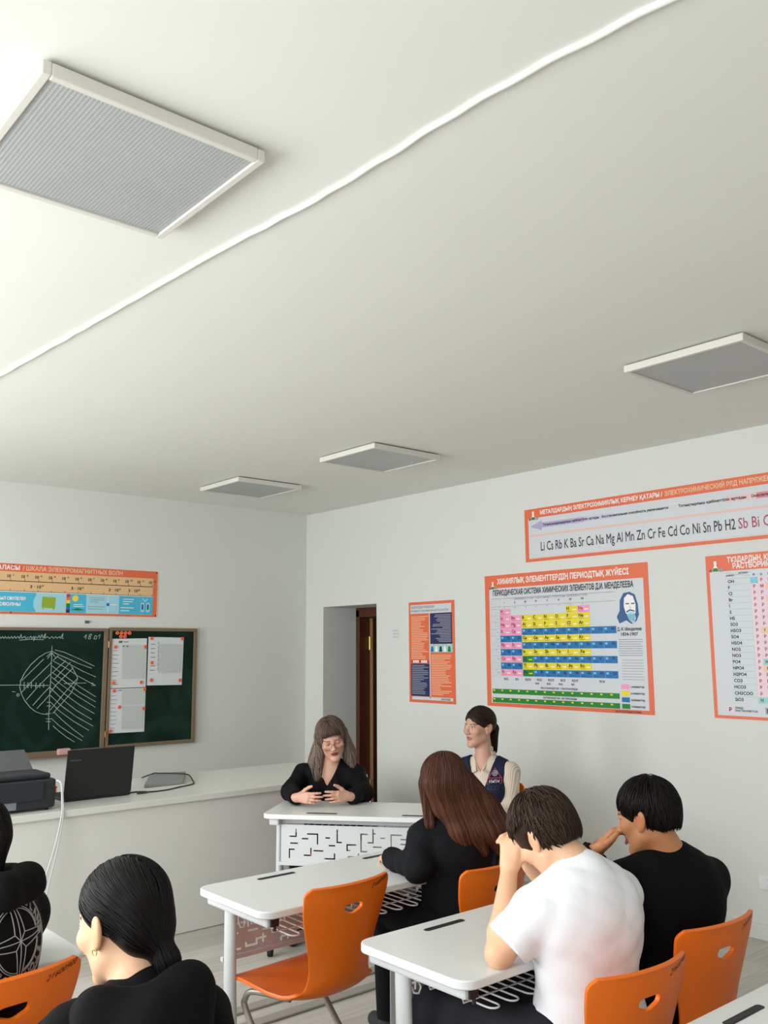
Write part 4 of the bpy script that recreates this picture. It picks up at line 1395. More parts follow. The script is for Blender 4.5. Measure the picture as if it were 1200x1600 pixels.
# ------------------------------------------------------------------ chairs
PROFILE = [(0.235, 0.425), (0.225, 0.440), (0.19, 0.450), (0.12, 0.449), (0.04, 0.440), (-0.04, 0.431), (-0.11, 0.430), (-0.165, 0.444), (-0.200, 0.480), (-0.214, 0.530), (-0.222, 0.590), (-0.229, 0.655), (-0.239, 0.720), (-0.250, 0.775), (-0.258, 0.812), (-0.268, 0.832)]
HALFW = [0.150, 0.180, 0.200, 0.208, 0.210, 0.208, 0.200, 0.182, 0.152, 0.140, 0.150, 0.170, 0.189, 0.199, 0.199, 0.178]
SIDEUP = [0.0, 0.0, 0.004, 0.010, 0.016, 0.022, 0.026, 0.026, 0.0, 0, 0, 0, 0, 0, 0, 0]       # seat edges curl up
CURVE = [0, 0, 0, 0, 0, 0, 0.004, 0.016, 0.040, 0.046, 0.044, 0.042, 0.042, 0.042, 0.042, 0.038]   # back wraps forward at its sides


def spline(vals, t):
    x = t * (len(vals) - 1)
    i = min(int(x), len(vals) - 2)
    f = x - i
    p = [vals[max(0, min(len(vals) - 1, i + d))] for d in (-1, 0, 1, 2)]
    return 0.5 * (2 * p[1] + (-p[0] + p[2]) * f + (2 * p[0] - 5 * p[1] + 4 * p[2] - p[3]) * f * f + (-p[0] + 3 * p[1] - 3 * p[2] + p[3]) * f ** 3)


PY = [q[0] for q in PROFILE]
PZ = [q[1] for q in PROFILE]


def shell_point(t, s):
    w = spline(HALFW, t)
    y = spline(PY, t) + spline(CURVE, t) * abs(s) ** 2.2
    z = spline(PZ, t) + spline(SIDEUP, t) * abs(s) ** 2.5
    return Vector((w * s, y, z))


def shell_mesh():
    nt, ns = 92, 44
    V = [[shell_point(i / nt, -1 + 2 * j / ns) for j in range(ns + 1)] for i in range(nt + 1)]
    # soften the two top corners and the front corners
    bm = bmesh.new()
    vs = [[bm.verts.new(p) for p in row] for row in V]

    def in_hole(p, g=0.0):
        # half-moon hand hole: straight upper edge, round lower edge
        if p.z < 0.60:
            return False
        x, z = p.x / (0.049 + g), (p.z - 0.754) / (0.024 + g)
        return z < 0.45 + g * 10 and (x * x + max(0, -z) ** 2 * 0.75 + max(0, z) ** 2) < 1.0
    for i in range(nt):
        for j in range(ns):
            q = [vs[i][j], vs[i][j + 1], vs[i + 1][j + 1], vs[i + 1][j]]
            c = sum((v.co for v in q), Vector()) / 4
            if in_hole(c):
                continue
            bm.faces.new(q)
    bmesh.ops.delete(bm, geom=[v for v in bm.verts if not v.link_faces], context='VERTS')
    # smooth the rim of the hand hole
    rim = [v for v in bm.verts if v.is_boundary and abs(v.co.x) < 0.09 and 0.68 < v.co.z < 0.80]
    for _ in range(3):
        new = {}
        for v in rim:
            nb = [e.other_vert(v) for e in v.link_edges if e.is_boundary]
            if len(nb) == 2:
                new[v] = v.co * 0.4 + (nb[0].co + nb[1].co) * 0.3
        for v, c in new.items():
            v.co = c
    bmesh.ops.recalc_face_normals(bm, faces=bm.faces)
    me = bpy.data.meshes.new('seat_shell')
    bm.to_mesh(me)
    bm.free()
    me.materials.append(M['orange'])
    me.polygons.foreach_set('use_smooth', [True] * len(me.polygons))
    return me


def back_surface(x, z, off):
    """point on the rear face of the backrest at lateral x and height z"""
    lo, hi = 0.55, 1.0
    for _ in range(30):
        m = (lo + hi) / 2
        if spline(PZ, m) < z:
            lo = m
        else:
            hi = m
    w = spline(HALFW, lo)
    y = spline(PY, lo) + spline(CURVE, lo) * min(1.0, abs(x / w)) ** 2.2
    return (x, y - off, z)


def make_chair():
    """origin on the floor under the seat; sitter faces +y"""
    t = thing('school_chair', '', 'chair')
    ob = bpy.data.objects.new('seat_shell', shell_mesh())
    COL.objects.link(ob)
    ob.parent = t
    so = ob.modifiers.new('thickness', 'SOLIDIFY')
    so.thickness = 0.012
    so.offset = 0.0
    be = ob.modifiers.new('edge', 'BEVEL')
    be.width = 0.0045
    be.segments = 2
    be.limit_method = 'ANGLE'
    be.angle_limit = math.radians(50)
    # marker-pen inventory number on the rear face, top right as seen from behind
    mb = MB()
    v, fs, w = text_mesh('21600900')
    h, W = 0.017, 0.098
    vs = []
    for p in v:
        x = 0.082 + (p[0] + 0.35 * p[1]) / w * W
        z = 0.793 + p[1] * h + 0.02 * (p[0] / w)
        vs.append(back_surface(x, z, 0.0072 + p[2]))
    mb.add(vs, fs)
    mb.build('marker_number', M['ink'], t)
    for sx in (-1, 1):
        mb = MB()
        x = sx * 0.165
        ctl = [(x * 0.75, -0.05, 0.418), (x * 0.95, 0.06, 0.420), (x * 1.03, 0.125, 0.412), (x * 1.06, 0.150, 0.385), (x * 1.07, 0.142, 0.345), (x * 1.10, -0.02, 0.18), (x * 1.14, -0.155, 0.045), (x * 1.15, -0.172, 0.020), (x * 1.15, -0.15, 0.013), (x * 1.15, 0.10, 0.013), (x * 1.15, 0.235, 0.013)]
        sm = []
        for i in range(len(ctl) - 1):
            p0, p1, p2, p3 = [Vector(ctl[max(0, min(len(ctl) - 1, i + d))]) for d in (-1, 0, 1, 2)]
            for j in range(5):
                q = j / 5
                sm.append(0.5 * ((2 * p1) + (-p0 + p2) * q + (2 * p0 - 5 * p1 + 4 * p2 - p3) * q * q + (-p0 + 3 * p1 - 3 * p2 + p3) * q ** 3))
        sm.append(Vector(ctl[-1]))
        mb.tube(sm, 0.0115, 10)
        mb.build('leg', M['tube'], t, smooth=60)
    mb = MB()
    mb.tube([(-0.16, 0.05, 0.421), (0.16, 0.05, 0.421)], 0.0105, 10)
    mb.build('seat_support', M['tube'], t, smooth=60)
    mb = MB()
    mb.tube([(-0.185, -0.10, 0.10), (0.185, -0.10, 0.10)], 0.009, 8)
    mb.build('stretcher', M['tube'], t, smooth=60)
    return t


chair0 = make_chair()
CHAIRG = 'orange plastic school chairs'
CHAIRS = [((2.100, 2.895), 4, 'empty orange chair at the desk in the middle of the room'),
          ((2.695, 2.722), 3, 'orange chair behind the long-haired student in black'),
          ((2.160, 1.700), -4, 'orange chair with the student in the white T-shirt on it'),
          ((2.672, 1.772), -3, 'orange chair with the boy in the black jumper on it'),
          ((0.845, 2.735), 8, 'orange chair at the lower left, behind the compass emblem hoodie'),
          ((0.83, 1.70), 2, 'orange chair under the student with the dark low ponytail'),
          ((3.55, 4.745), 127, 'orange chair the woman in glasses sits on'),
          ((4.105, 3.875), 119, 'orange chair by the right wall, under the woman in the navy vest')]
for i, ((x, y), rz, lab) in enumerate(CHAIRS):
    if i == 0:
        chair0.location = (x, y, 0)
        chair0.rotation_euler.z = math.radians(rz)
        chair0['label'] = lab
        chair0['group'] = CHAIRG
    else:
        dup(chair0, (x, y, 0), math.radians(rz), lab, CHAIRG)

# ------------------------------------------------------------------ people: signed-distance modelling, meshed with surface nets


def V3(*a):
    return np.array(a, np.float32)


def unit(v):
    v = np.asarray(v, float)
    return v / np.linalg.norm(v)


def smin(a, b, k):
    h = np.clip(0.5 + 0.5 * (b - a) / k, 0, 1)
    return b * (1 - h) + a * h - k * h * (1 - h)


class Sdf:
    """a list of primitives joined with smooth unions and cuts; frame = (origin, 3x3 columns) places it"""

    def __init__(self, k=0.02, frame=None):
        self.items = []
        self.k = k
        self.frame = None if frame is None else frame[:2]
        self.fs = frame[2] if frame is not None and len(frame) > 2 else 1.0
        self.lo = np.full(3, 1e9)
        self.hi = np.full(3, -1e9)
        self.disp = None

    def _grow(self, pts, r):
        for p in pts:
            p = np.asarray(p, float)
            if self.frame is not None:
                p = self.frame[0] + self.frame[1] @ (p * self.fs)
            self.lo = np.minimum(self.lo, p - r)
            self.hi = np.maximum(self.hi, p + r)

    def cone(self, a, b, ra, rb, k=None, op='u', flat=None):
        a, b = np.asarray(a, np.float32), np.asarray(b, np.float32)
        ba = b - a
        L2 = float(ba @ ba)

        def f(p):
            pa = p - a
            t = np.clip(pa @ ba / L2, 0, 1)
            d = np.linalg.norm(pa - t[:, None] * ba, axis=1) - (ra + (rb - ra) * t)
            if flat is not None:                      # flat end at b (+flat metres)
                d = np.maximum(d, pa @ (ba / math.sqrt(L2)) - math.sqrt(L2) - flat)
            return d
        if op == 'u':
            self._grow([a, b], max(ra, rb))
        self.items.append((op, f, self.k if k is None else k))
        return self

    def ell(self, c, r, R=None, k=None, op='u'):
        c = np.asarray(c, np.float32)
        r = np.asarray(r, np.float32)
        Rm = None if R is None else np.asarray(R, np.float32)

        def f(p):
            q = p - c
            if Rm is not None:
                q = q @ Rm
            q = q / r
            k0 = np.linalg.norm(q, axis=1)
            k1 = np.linalg.norm(q / r, axis=1) + 1e-9
            return k0 * (k0 - 1) / k1
        if op == 'u':
            self._grow([c], float(max(r)))
        self.items.append((op, f, self.k if k is None else k))
        return self

    def plane_cut(self, planes, k=0.004):
        """remove the region where every plane (point, outward normal) says inside"""
        pl = [(np.asarray(o, np.float32), unit(n).astype(np.float32)) for o, n in planes]

        def f(p):
            return np.max(np.stack([(p - o) @ n for o, n in pl]), axis=0)
        self.items.append(('s', f, k))
        return self

    def sub(self, other, k=0.02, op='u'):
        self.items.append((op, other.__call__, k))
        if op == 'u':
            self.lo = np.minimum(self.lo, other.lo)
            self.hi = np.maximum(self.hi, other.hi)
        return self

    def __call__(self, p):
        m = 0.06
        lo, hi = self.lo - m, self.hi + m
        out = np.maximum(np.maximum(lo - p, p - hi), 0)
        dist = np.sqrt((out * out).sum(1))
        res = (dist + m).astype(np.float32)
        near = dist <= 0
        if not near.any():
            return res
        q = p[near]
        w = q
        if self.frame is not None:
            q = ((q - self.frame[0]) @ self.frame[1] / self.fs).astype(np.float32)
        d = None
        for op, f, k in self.items:
            e = f(q)
            if d is None:
                d = e
            elif op == 'u':
                d = smin(d, e, k)
            else:
                d = -smin(-d, e, k)
        d = d * self.fs
        if self.disp is not None:
            d = d + self.disp(w)
        res[near] = d
        return res


def surface_nets(fn, lo, hi, h):
    """sparse sampling on blocks near the surface, then naive surface nets"""
    lo = np.asarray(lo, float) - 2 * h
    hi = np.asarray(hi, float) + 2 * h
    B = 8
    nb = np.maximum(1, np.ceil((hi - lo) / (h * B)).astype(int))
    n = nb * B + 1
    D = np.ones(tuple(n), np.float32)
    g = np.stack(np.meshgrid(*[np.arange(k) for k in nb], indexing='ij'), -1).reshape(-1, 3)
    cen = (lo + (g * B + B / 2) * h).astype(np.float32)
    dc = np.concatenate([fn(cen[i:i + 200000]) for i in range(0, len(cen), 200000)])
    rad = h * B * 0.5 * math.sqrt(3) * 1.35 + 0.004
    o = np.stack(np.meshgrid(*[np.arange(B + 1)] * 3, indexing='ij'), -1).reshape(-1, 3)
    for i in np.nonzero(dc < -rad)[0]:
        a = g[i] * B
        D[a[0]:a[0] + B + 1, a[1]:a[1] + B + 1, a[2]:a[2] + B + 1] = -1
    act = np.nonzero(np.abs(dc) <= rad)[0]
    CH_ = 300
    for s in range(0, len(act), CH_):
        ids = act[s:s + CH_]
        cells = g[ids][:, None, :] * B + o[None]
        P = (lo + cells.reshape(-1, 3) * h).astype(np.float32)
        c = cells.reshape(-1, 3)
        D[c[:, 0], c[:, 1], c[:, 2]] = fn(P)
    S = D < 0
    nx, ny, nz = n - 1
    cnt = np.zeros((nx, ny, nz), np.uint8)
    for dx in (0, 1):
        for dy in (0, 1):
            for dz in (0, 1):
                cnt += S[dx:dx + nx, dy:dy + ny, dz:dz + nz]
    C = np.argwhere((cnt > 0) & (cnt < 8))
    idx = np.full((nx, ny, nz), -1, np.int32)
    idx[C[:, 0], C[:, 1], C[:, 2]] = np.arange(len(C))
    corners = [(a, b, c) for a in (0, 1) for b in (0, 1) for c in (0, 1)]
    val = np.stack([D[C[:, 0] + a, C[:, 1] + b, C[:, 2] + c] for a, b, c in corners], 1)
    acc = np.zeros((len(C), 3))
    num = np.zeros(len(C))
    for i, ca in enumerate(corners):
        for j, cb in enumerate(corners):
            if j > i and sum(abs(x - y) for x, y in zip(ca, cb)) == 1:
                va, vb = val[:, i], val[:, j]
                m = (va < 0) != (vb < 0)
                t = np.where(m, va / np.where(m, va - vb, 1), 0)
                acc += np.where(m[:, None], np.array(ca) + t[:, None] * (np.array(cb) - np.array(ca)), 0)
                num += m
    verts = lo + (C + acc / num[:, None]) * h
    quads = []
    for ax in range(3):
        b1, b2 = [(1, 2), (2, 0), (0, 1)][ax]
        sl0 = [slice(None)] * 3
        sl1 = [slice(None)] * 3
        sl0[ax] = slice(0, -1)
        sl1[ax] = slice(1, None)
        A, Bv = S[tuple(sl0)], S[tuple(sl1)]
        E = np.argwhere(A != Bv)
        ok = (E[:, b1] > 0) & (E[:, b2] > 0) & (E[:, b1] < (n - 1)[b1]) & (E[:, b2] < (n - 1)[b2])
        E = E[ok]
        if not len(E):
            continue
        ins = S[E[:, 0], E[:, 1], E[:, 2]]

        def cell(d1, d2):
            q = E.copy()
            q[:, b1] -= d1
            q[:, b2] -= d2
            return idx[q[:, 0], q[:, 1], q[:, 2]]
        Q = np.stack([cell(1, 1), cell(0, 1), cell(0, 0), cell(1, 0)], 1)
        Q[~ins] = Q[~ins][:, ::-1]
        quads.append(Q)
    Q = np.concatenate(quads)
    Q = Q[(Q >= 0).all(1)]
    return verts, Q


def np_mesh(name, verts, faces, material, parent, origin, tint=None, smooth=True):
    """faces: list of equal-length index rows"""
    me = bpy.data.meshes.new(name)
    v = np.asarray(verts, np.float32) - np.asarray(origin, np.float32)
    F = np.asarray(faces, np.int32)
    k = F.shape[1]
    me.vertices.add(len(v))
    me.vertices.foreach_set('co', v.ravel())
    me.loops.add(F.size)
    me.loops.foreach_set('vertex_index', F.ravel())
    me.polygons.add(len(F))
    me.polygons.foreach_set('loop_start', np.arange(0, F.size, k, dtype=np.int32))
    me.polygons.foreach_set('loop_total', np.full(len(F), k, np.int32))
    if smooth:
        me.polygons.foreach_set('use_smooth', np.ones(len(F), bool))
    me.update(calc_edges=True)
    me.validate()
    me.materials.append(material)
    if tint is not None:
        at = me.color_attributes.new('tint', 'FLOAT_COLOR', 'POINT')
        c = np.ones((len(v), 4), np.float32)
        c[:, :3] = tint
        at.data.foreach_set('color', c.ravel())
    ob = bpy.data.objects.new(name, me)
    COL.objects.link(ob)
    ob.parent = parent
    return ob


def wrinkle(amp, scale, seed, stretch=(1, 1, 1)):
    r = np.random.default_rng(seed)
    K = r.normal(size=(5, 3)).astype(np.float32)
    K /= np.linalg.norm(K, axis=1)[:, None]
    K *= (scale * r.uniform(0.5, 1.8, 5)).astype(np.float32)[:, None]
    K *= np.asarray(stretch, np.float32)
    ph = r.uniform(0, 6.28, 5).astype(np.float32)

    def f(p):
        w = 0.35 * np.sin(p[:, [1, 2, 0]] * scale * 0.4)
        s = np.sin(((p + 0.05 * w) @ K.T) + ph)
        s = 1 - np.abs(s)                      # ridged: soft creases
        return amp * (s.mean(1) - 0.36) * 2.2
    return f


def frame_from(fwd, up_hint=(0, 0, 1), roll=0.0):
    """columns: right, forward, up"""
    f = unit(fwd)
    r = unit(np.cross(f, up_hint))
    u = np.cross(r, f)
    c, s = math.cos(roll), math.sin(roll)
    r2, u2 = r * c + u * s, -r * s + u * c
    return np.stack([r2, f, u2], 1)


def head_sdf(o, R, s=1.0, female=False, feat=True):
    h = Sdf(k=0.02, frame=(np.asarray(o, float), R))
    S = s
    jaw = 0.92 if female else 1.0
    h.ell((0, -0.014 * S, 0.036 * S), (0.0735 * S, 0.092 * S, 0.082 * S))
    h.ell((0, 0.026 * S, -0.022 * S), (0.060 * S, 0.062 * S, 0.080 * S), k=0.03)
    for sx in (-1, 1):
        h.cone((sx * 0.050 * jaw * S, 0.002, -0.050 * S), (sx * 0.014 * S, 0.062 * S, -0.094 * S), 0.020 * S, 0.015 * S, k=0.025)
        h.ell((sx * 0.042 * S, 0.058 * S, -0.014 * S), (0.022 * S, 0.022 * S, 0.020 * S), k=0.02)
    h.ell((0, 0.072 * S, -0.096 * S), (0.018 * S, 0.014 * S, 0.014 * S), k=0.018)
    if feat:
        for sx in (-1, 1):
            h.ell((sx * 0.030 * S, 0.094 * S, 0.010 * S), (0.016 * S, 0.014 * S, 0.010 * S), k=0.014, op='s')
        bw = 0.074 if female else 0.078
        h.cone((-0.032 * S, bw * S, 0.027 * S), (0.032 * S, bw * S, 0.027 * S), 0.0075 * S, 0.0075 * S, k=0.016)
        h.cone((0, 0.082 * S, 0.020 * S), (0, 0.101 * S, -0.021 * S), 0.0065 * S, 0.0105 * S, k=0.010)
        for sx in (-1, 1):
            h.ell((sx * 0.011 * S, 0.092 * S, -0.026 * S), (0.0085 * S, 0.010 * S, 0.007 * S), k=0.006)
            h.ell((sx * 0.030 * S, 0.074 * S, 0.010 * S), (0.0145 * S, 0.0125 * S, 0.0110 * S), k=0.003)
        h.cone((-0.015 * S, 0.0800 * S, -0.0500 * S), (0.015 * S, 0.0800 * S, -0.0500 * S), 0.0046 * S, 0.0046 * S, k=0.008)
        h.ell((0, 0.0825 * S, -0.0495 * S), (0.015 * S, 0.0060 * S, 0.0046 * S), k=0.006)
        h.ell((0, 0.0815 * S, -0.0610 * S), (0.016 * S, 0.0070 * S, 0.0058 * S), k=0.007)
        h.ell((0, 0.092 * S, -0.0548 * S), (0.020 * S, 0.0075 * S, 0.0014 * S), k=0.002, op='s')
    for sx in (-1, 1):
        a = math.radians(18)
        E = np.array([[math.cos(sx * 0.45), -math.sin(sx * 0.45), 0], [math.sin(sx * 0.45), math.cos(sx * 0.45), 0], [0, 0, 1]]) @ np.array([[1, 0, 0], [0, math.cos(a), -math.sin(a)], [0, math.sin(a), math.cos(a)]])
        h.ell((sx * 0.079 * S, -0.011 * S, 0.001), (0.0092 * S, 0.0205 * S, 0.034 * S), R=E, k=0.006)
        h.ell((sx * 0.089 * S, -0.005 * S, 0.006 * S), (0.0055 * S, 0.011 * S, 0.021 * S), R=E, k=0.004, op='s')
        h.ell((sx * 0.075 * S, 0.000, -0.026 * S), (0.006 * S, 0.008 * S, 0.008 * S), k=0.005)
    return h


def hand_sdf(w, f, t, palm, curl=(0.5, 0.55, 0.6, 0.65), s=1.0, thumb=0.0, spread=0.06):
    """w wrist, f finger direction, t towards the thumb side, palm = rough palm normal"""
    f = unit(f)
    t = np.asarray(t, float)
    t = unit(t - f * (t @ f))
    n = np.cross(f, t)
    if n @ np.asarray(palm, float) < 0:
        n = -n                                  # n points out of the palm
    R = np.stack([t, f, n], 1)
    h = Sdf(k=0.010, frame=(np.asarray(w, float), R))
    kx = [0.026, 0.0085, -0.009, -0.025]
    ky = [0.083, 0.087, 0.083, 0.074]
    Ls = [(0.040, 0.024, 0.020), (0.044, 0.028, 0.021), (0.040, 0.026, 0.020), (0.031, 0.019, 0.017)]
    h.cone((0, -0.03 * s, 0), (0, 0.012 * s, 0), 0.0225 * s, 0.022 * s)
    for x, y in zip(kx, ky):
        h.cone((x * 0.55 * s, 0.012 * s, 0), (x * s, y * s, -0.002 * s), 0.0145 * s, 0.0112 * s, k=0.014)
    h.ell((0.018 * s, 0.03 * s, 0.010 * s), (0.015 * s, 0.026 * s, 0.012 * s), k=0.012)
    h.ell((-0.02 * s, 0.03 * s, 0.008 * s), (0.011 * s, 0.03 * s, 0.011 * s), k=0.012)
    for i in range(4):
        p = np.array([kx[i], ky[i], -0.002]) * s
        a = 0.0
        sp = spread * (1.2 - i * 0.8)
        r = [0.0092, 0.0090, 0.0086, 0.0076][i] * s
        for j, (L, cw) in enumerate(zip(Ls[i], (0.55, 1.0, 0.7))):
            a += curl[i] * cw
            d = np.array([math.sin(sp) * math.cos(a), math.cos(sp) * math.cos(a), math.sin(a)])
            q = p + d * L * s
            r2 = r * 0.90
            h.cone(p, q, r, r2, k=0.0035 if j else 0.006)
            p, r = q, r2
    th = [np.array((0.016, 0.018, 0.008)), np.array((0.040 + 0.006 * thumb, 0.046, 0.014)), np.array((0.052 + 0.012 * thumb, 0.074, 0.016)), np.array((0.055 + 0.018 * thumb, 0.098, 0.014))]
    rr = [0.015, 0.0118, 0.0102, 0.0082]
    for j in range(3):
        h.cone(th[j] * s, th[j + 1] * s, rr[j] * s, rr[j + 1] * s, k=0.006)
    return h


SKIN = attr_mat('skin', rough=0.48, spec=0.4, sss=0.12)
HAIRM = attr_mat('hair', rough=0.40, spec=0.13)


def cloth(name, rgb, rough=0.85, bump=(420, 0.10), sheen=0.0):
    return mat(name, rgb, rough=rough, spec=0.12, bump=bump, sheen=sheen)


CL = {
    'black_blouse': cloth('black_blouse', (12, 12, 13), rough=0.75),
    'beige_shirt': cloth('beige_ribbed_shirt', (214, 200, 182)),
    'navy_vest': cloth('navy_vest', (28, 34, 58), rough=0.6),
    'black_sweat': cloth('black_sweatshirt', (22, 23, 26)),
    'white_tee': cloth('white_cotton', (240, 242, 246), bump=(300, 0.05)),
    'black_jumper': cloth('black_jumper', (13, 14, 17)),
    'black_hoodie': cloth('black_hoodie', (11, 11, 12)),
    'faded_hoodie': cloth('black_print_hoodie', (17, 16, 15)),
    'trousers': cloth('charcoal_trousers', (40, 41, 46)),
    'black_trousers': cloth('black_trousers', (22, 22, 26)),
    'shoe': mat('dark_shoe', (30, 30, 32), rough=0.5),
    'sheer': cloth('sheer_spot', (12, 12, 13), rough=0.6),
}
rib = CL['beige_shirt'].node_tree
_tc = rib.nodes.new('ShaderNodeTexCoord')
_wv = rib.nodes.new('ShaderNodeTexWave')
_wv.inputs['Scale'].default_value = 34
_wv.bands_direction = 'Y'
_rp = rib.nodes.new('ShaderNodeMix')
_rp.data_type = 'RGBA'
_rp.inputs['A'].default_value = lin((190, 174, 156))
_rp.inputs['B'].default_value = lin((226, 214, 198))
rib.links.new(_tc.outputs['Object'], _wv.inputs['Vector'])
rib.links.new(_wv.outputs['Fac'], _rp.inputs['Factor'])
rib.links.new(_rp.outputs['Result'], rib.nodes['Principled BSDF'].inputs['Base Color'])


class Person:
    def __init__(self, label, base, head_o, head_f, roll=0.0, s=1.0, female=False, hs=1.0):
        self.root = thing('person', label, 'person', base)
        self.base = np.asarray(base, float)
        self.ho = np.asarray(head_o, float)
        self.HR = frame_from(head_f, roll=roll)
        self.s = s
        self.hs = hs
        self.female = female
        self.head = head_sdf(self.ho, self.HR, hs, female)

    def H(self, *p):
        return self.ho + self.HR @ (np.asarray(p, float) * self.hs)

    def joints(self, **j):
        self.j = {k: np.asarray(v, float) for k, v in j.items()}
        j = self.j
        up = unit(j['nb'] - j['pv'])
        r = j['shR'] - j['shL']
        r = unit(r - up * (r @ up))
        self.T = np.stack([r, np.cross(up, r), up], 1)      # right, forward, up of the trunk
        self.tl = np.linalg.norm(j['nb'] - j['pv'])
        return self

    def trunk(self, g, wide=1.0, belly=0.0, k=0.05, to=None, hipz=0.0):
        """trunk + shoulders inflated by g"""
        j = self.j
        b = Sdf(k=k)
        tl, T = self.tl, self.T
        A = lambda u, f=0.0, z=0.0: j['pv'] + T[:, 2] * (u * tl) + T[:, 1] * f + T[:, 0] * z
        b.ell(A(0.02, -0.01), (0.150 * wide + g, 0.105 + g, 0.12 + g), R=T)
        b.ell(A(0.32, 0.0 + belly * 0.4), (0.128 * wide + g, 0.095 + g + belly, 0.15 + g), R=T)
        b.ell(A(0.68, -0.008), (0.148 * wide + g, 0.108 + g, 0.17 + g), R=T)
        if self.female:
            for sx in (-1, 1):
                b.ell(A(0.60, 0.085, sx * 0.068), (0.062 + g, 0.05 + g, 0.06 + g), R=T, k=0.04)
        b.cone(j['shL'], j['shR'], 0.040 + g, 0.040 + g, k=0.045)
        for s_ in ('L', 'R'):
            b.cone(j['sh' + s_] + T[:, 2] * 0.004, j['nb'] + T[:, 2] * 0.004, 0.036 + g, 0.040 + g, k=0.035)
        return b

    def sleeve(self, side, g, r=(0.046, 0.041, 0.032), upto=1.0, cuff=0.0, puff=0.0):
        """upto <= 1: part of the upper arm; otherwise to the wrist"""
        j = self.j
        a, e, w = j['sh' + side], j['el' + side], j['wr' + side]
        b = Sdf(k=0.028)
        if upto < 1.0:
            b.cone(a, a + (e - a) * upto, r[0] + g, (r[0] + r[1]) / 2 + g * 1.7, flat=0.0)
        else:
            b.cone(a, e, r[0] + g + puff * 0.4, r[1] + g + puff)
            b.cone(e, w, r[1] + g + puff, r[2] + g, flat=cuff)
        return b

    def arm_skin(self, b, side, r=(0.045, 0.038, 0.026)):
        j = self.j
        m = j['el' + side] + (j['wr' + side] - j['el' + side]) * 0.25
        b.cone(j['sh' + side], j['el' + side], r[0], r[1], k=0.03)
        b.cone(j['el' + side], m, r[1], r[1] * 1.04, k=0.02)
        b.cone(m, j['wr' + side], r[1] * 1.04, r[2], k=0.02)

    def legs(self, g):
        j = self.j
        b = Sdf(k=0.04)
        for s_ in 'LR':
            b.cone(j['hip' + s_], j['kn' + s_], 0.078 + g, 0.055 + g)
            b.cone(j['kn' + s_], j['an' + s_], 0.054 + g, 0.040 + g * 1.3, flat=0.0)
        b.cone(j['hipL'], j['hipR'], 0.09 + g, 0.09 + g)
        return b

    def feet(self, g):
        j = self.j
        out = []
        for s_ in 'LR':
            b = Sdf(k=0.02)
            a = j['an' + s_]
            d = j['toe' + s_] - a
            d[2] = 0
            d = unit(d)
            z = np.array([0, 0, 1.0])
            b.cone(a + z * 0.02, np.array([a[0], a[1], 0.045]), 0.036 + g, 0.036 + g)
            b.cone(np.array([a[0], a[1], 0.032]) - d * 0.03, np.array([a[0], a[1], 0.030]) + d * 0.15, 0.030 + g, 0.026 + g)
            b.plane_cut([((0, 0, 0.002), (0, 0, 1))])
            out.append(b)
        return out

    def skin(self, tone, h=0.0036, hands=(), neck=(0.050, 0.056), lips=(176, 96, 92), brows=(60, 44, 36), iris=(52, 38, 30), lids=False, wide=1.0, cheeks=0.06, moles=()):
        j = self.j
        b = self.trunk(-0.006, wide=wide)
        b.sub(self.head, k=0.018)
        b.cone(self.H(0, -0.022, -0.045), j['nb'], neck[0] * self.hs, neck[1], k=0.025)
        for s_ in 'LR':
            self.arm_skin(b, s_)
        lg = self.legs(-0.006)
        b.sub(lg, k=0.04)
        for ft in self.feet(-0.006):
            b.sub(ft, k=0.02)
        for hd in hands:
            b.sub(hd, k=0.008)
        self.body = b
        v, q = surface_nets(b, b.lo, b.hi, h)
        base = np.array(lin(tone)[:3])
        c = np.tile(base, (len(v), 1))
        L = ((v - self.ho) @ self.HR) / self.hs

        def blend(mask, col, a=1.0):
            m = np.clip(mask, 0, 1)[:, None] * a
            c[:] = c * (1 - m) + np.array(col[:3]) * m
        def soft(d, w=0.003):
            return np.clip(0.5 - d / w, 0, 1)
        front = L[:, 1] > 0.05
        for sx in (-1, 1):                                        # warm cheeks and ears
            d = np.linalg.norm((L - np.array([sx * 0.045, 0.065, -0.02])) / np.array([0.028, 0.03, 0.022]), axis=1)
            blend(np.clip(1.2 - d, 0, 1), base * np.array([1.02, 0.72, 0.68]), cheeks * 6)
            d = np.linalg.norm((L - np.array([sx * 0.080, -0.010, 0.0])) / np.array([0.014, 0.02, 0.034]), axis=1)
            blend(np.clip(1.4 - d, 0, 1), base * np.array([1.0, 0.74, 0.66]), 0.5)
        lip = np.sqrt((L[:, 0] / 0.0215) ** 2 + ((L[:, 2] + 0.0552) / 0.0115) ** 2) - 1
        blend(np.where(front & (L[:, 1] > 0.066), soft(lip, 0.35), 0), lin(lips))
        mouth = np.sqrt((L[:, 0] / 0.019) ** 2 + ((L[:, 2] + 0.0550) / 0.0014) ** 2) - 1
        blend(np.where(front & (L[:, 1] > 0.066), soft(mouth, 0.5), 0), lin((70, 30, 28)))
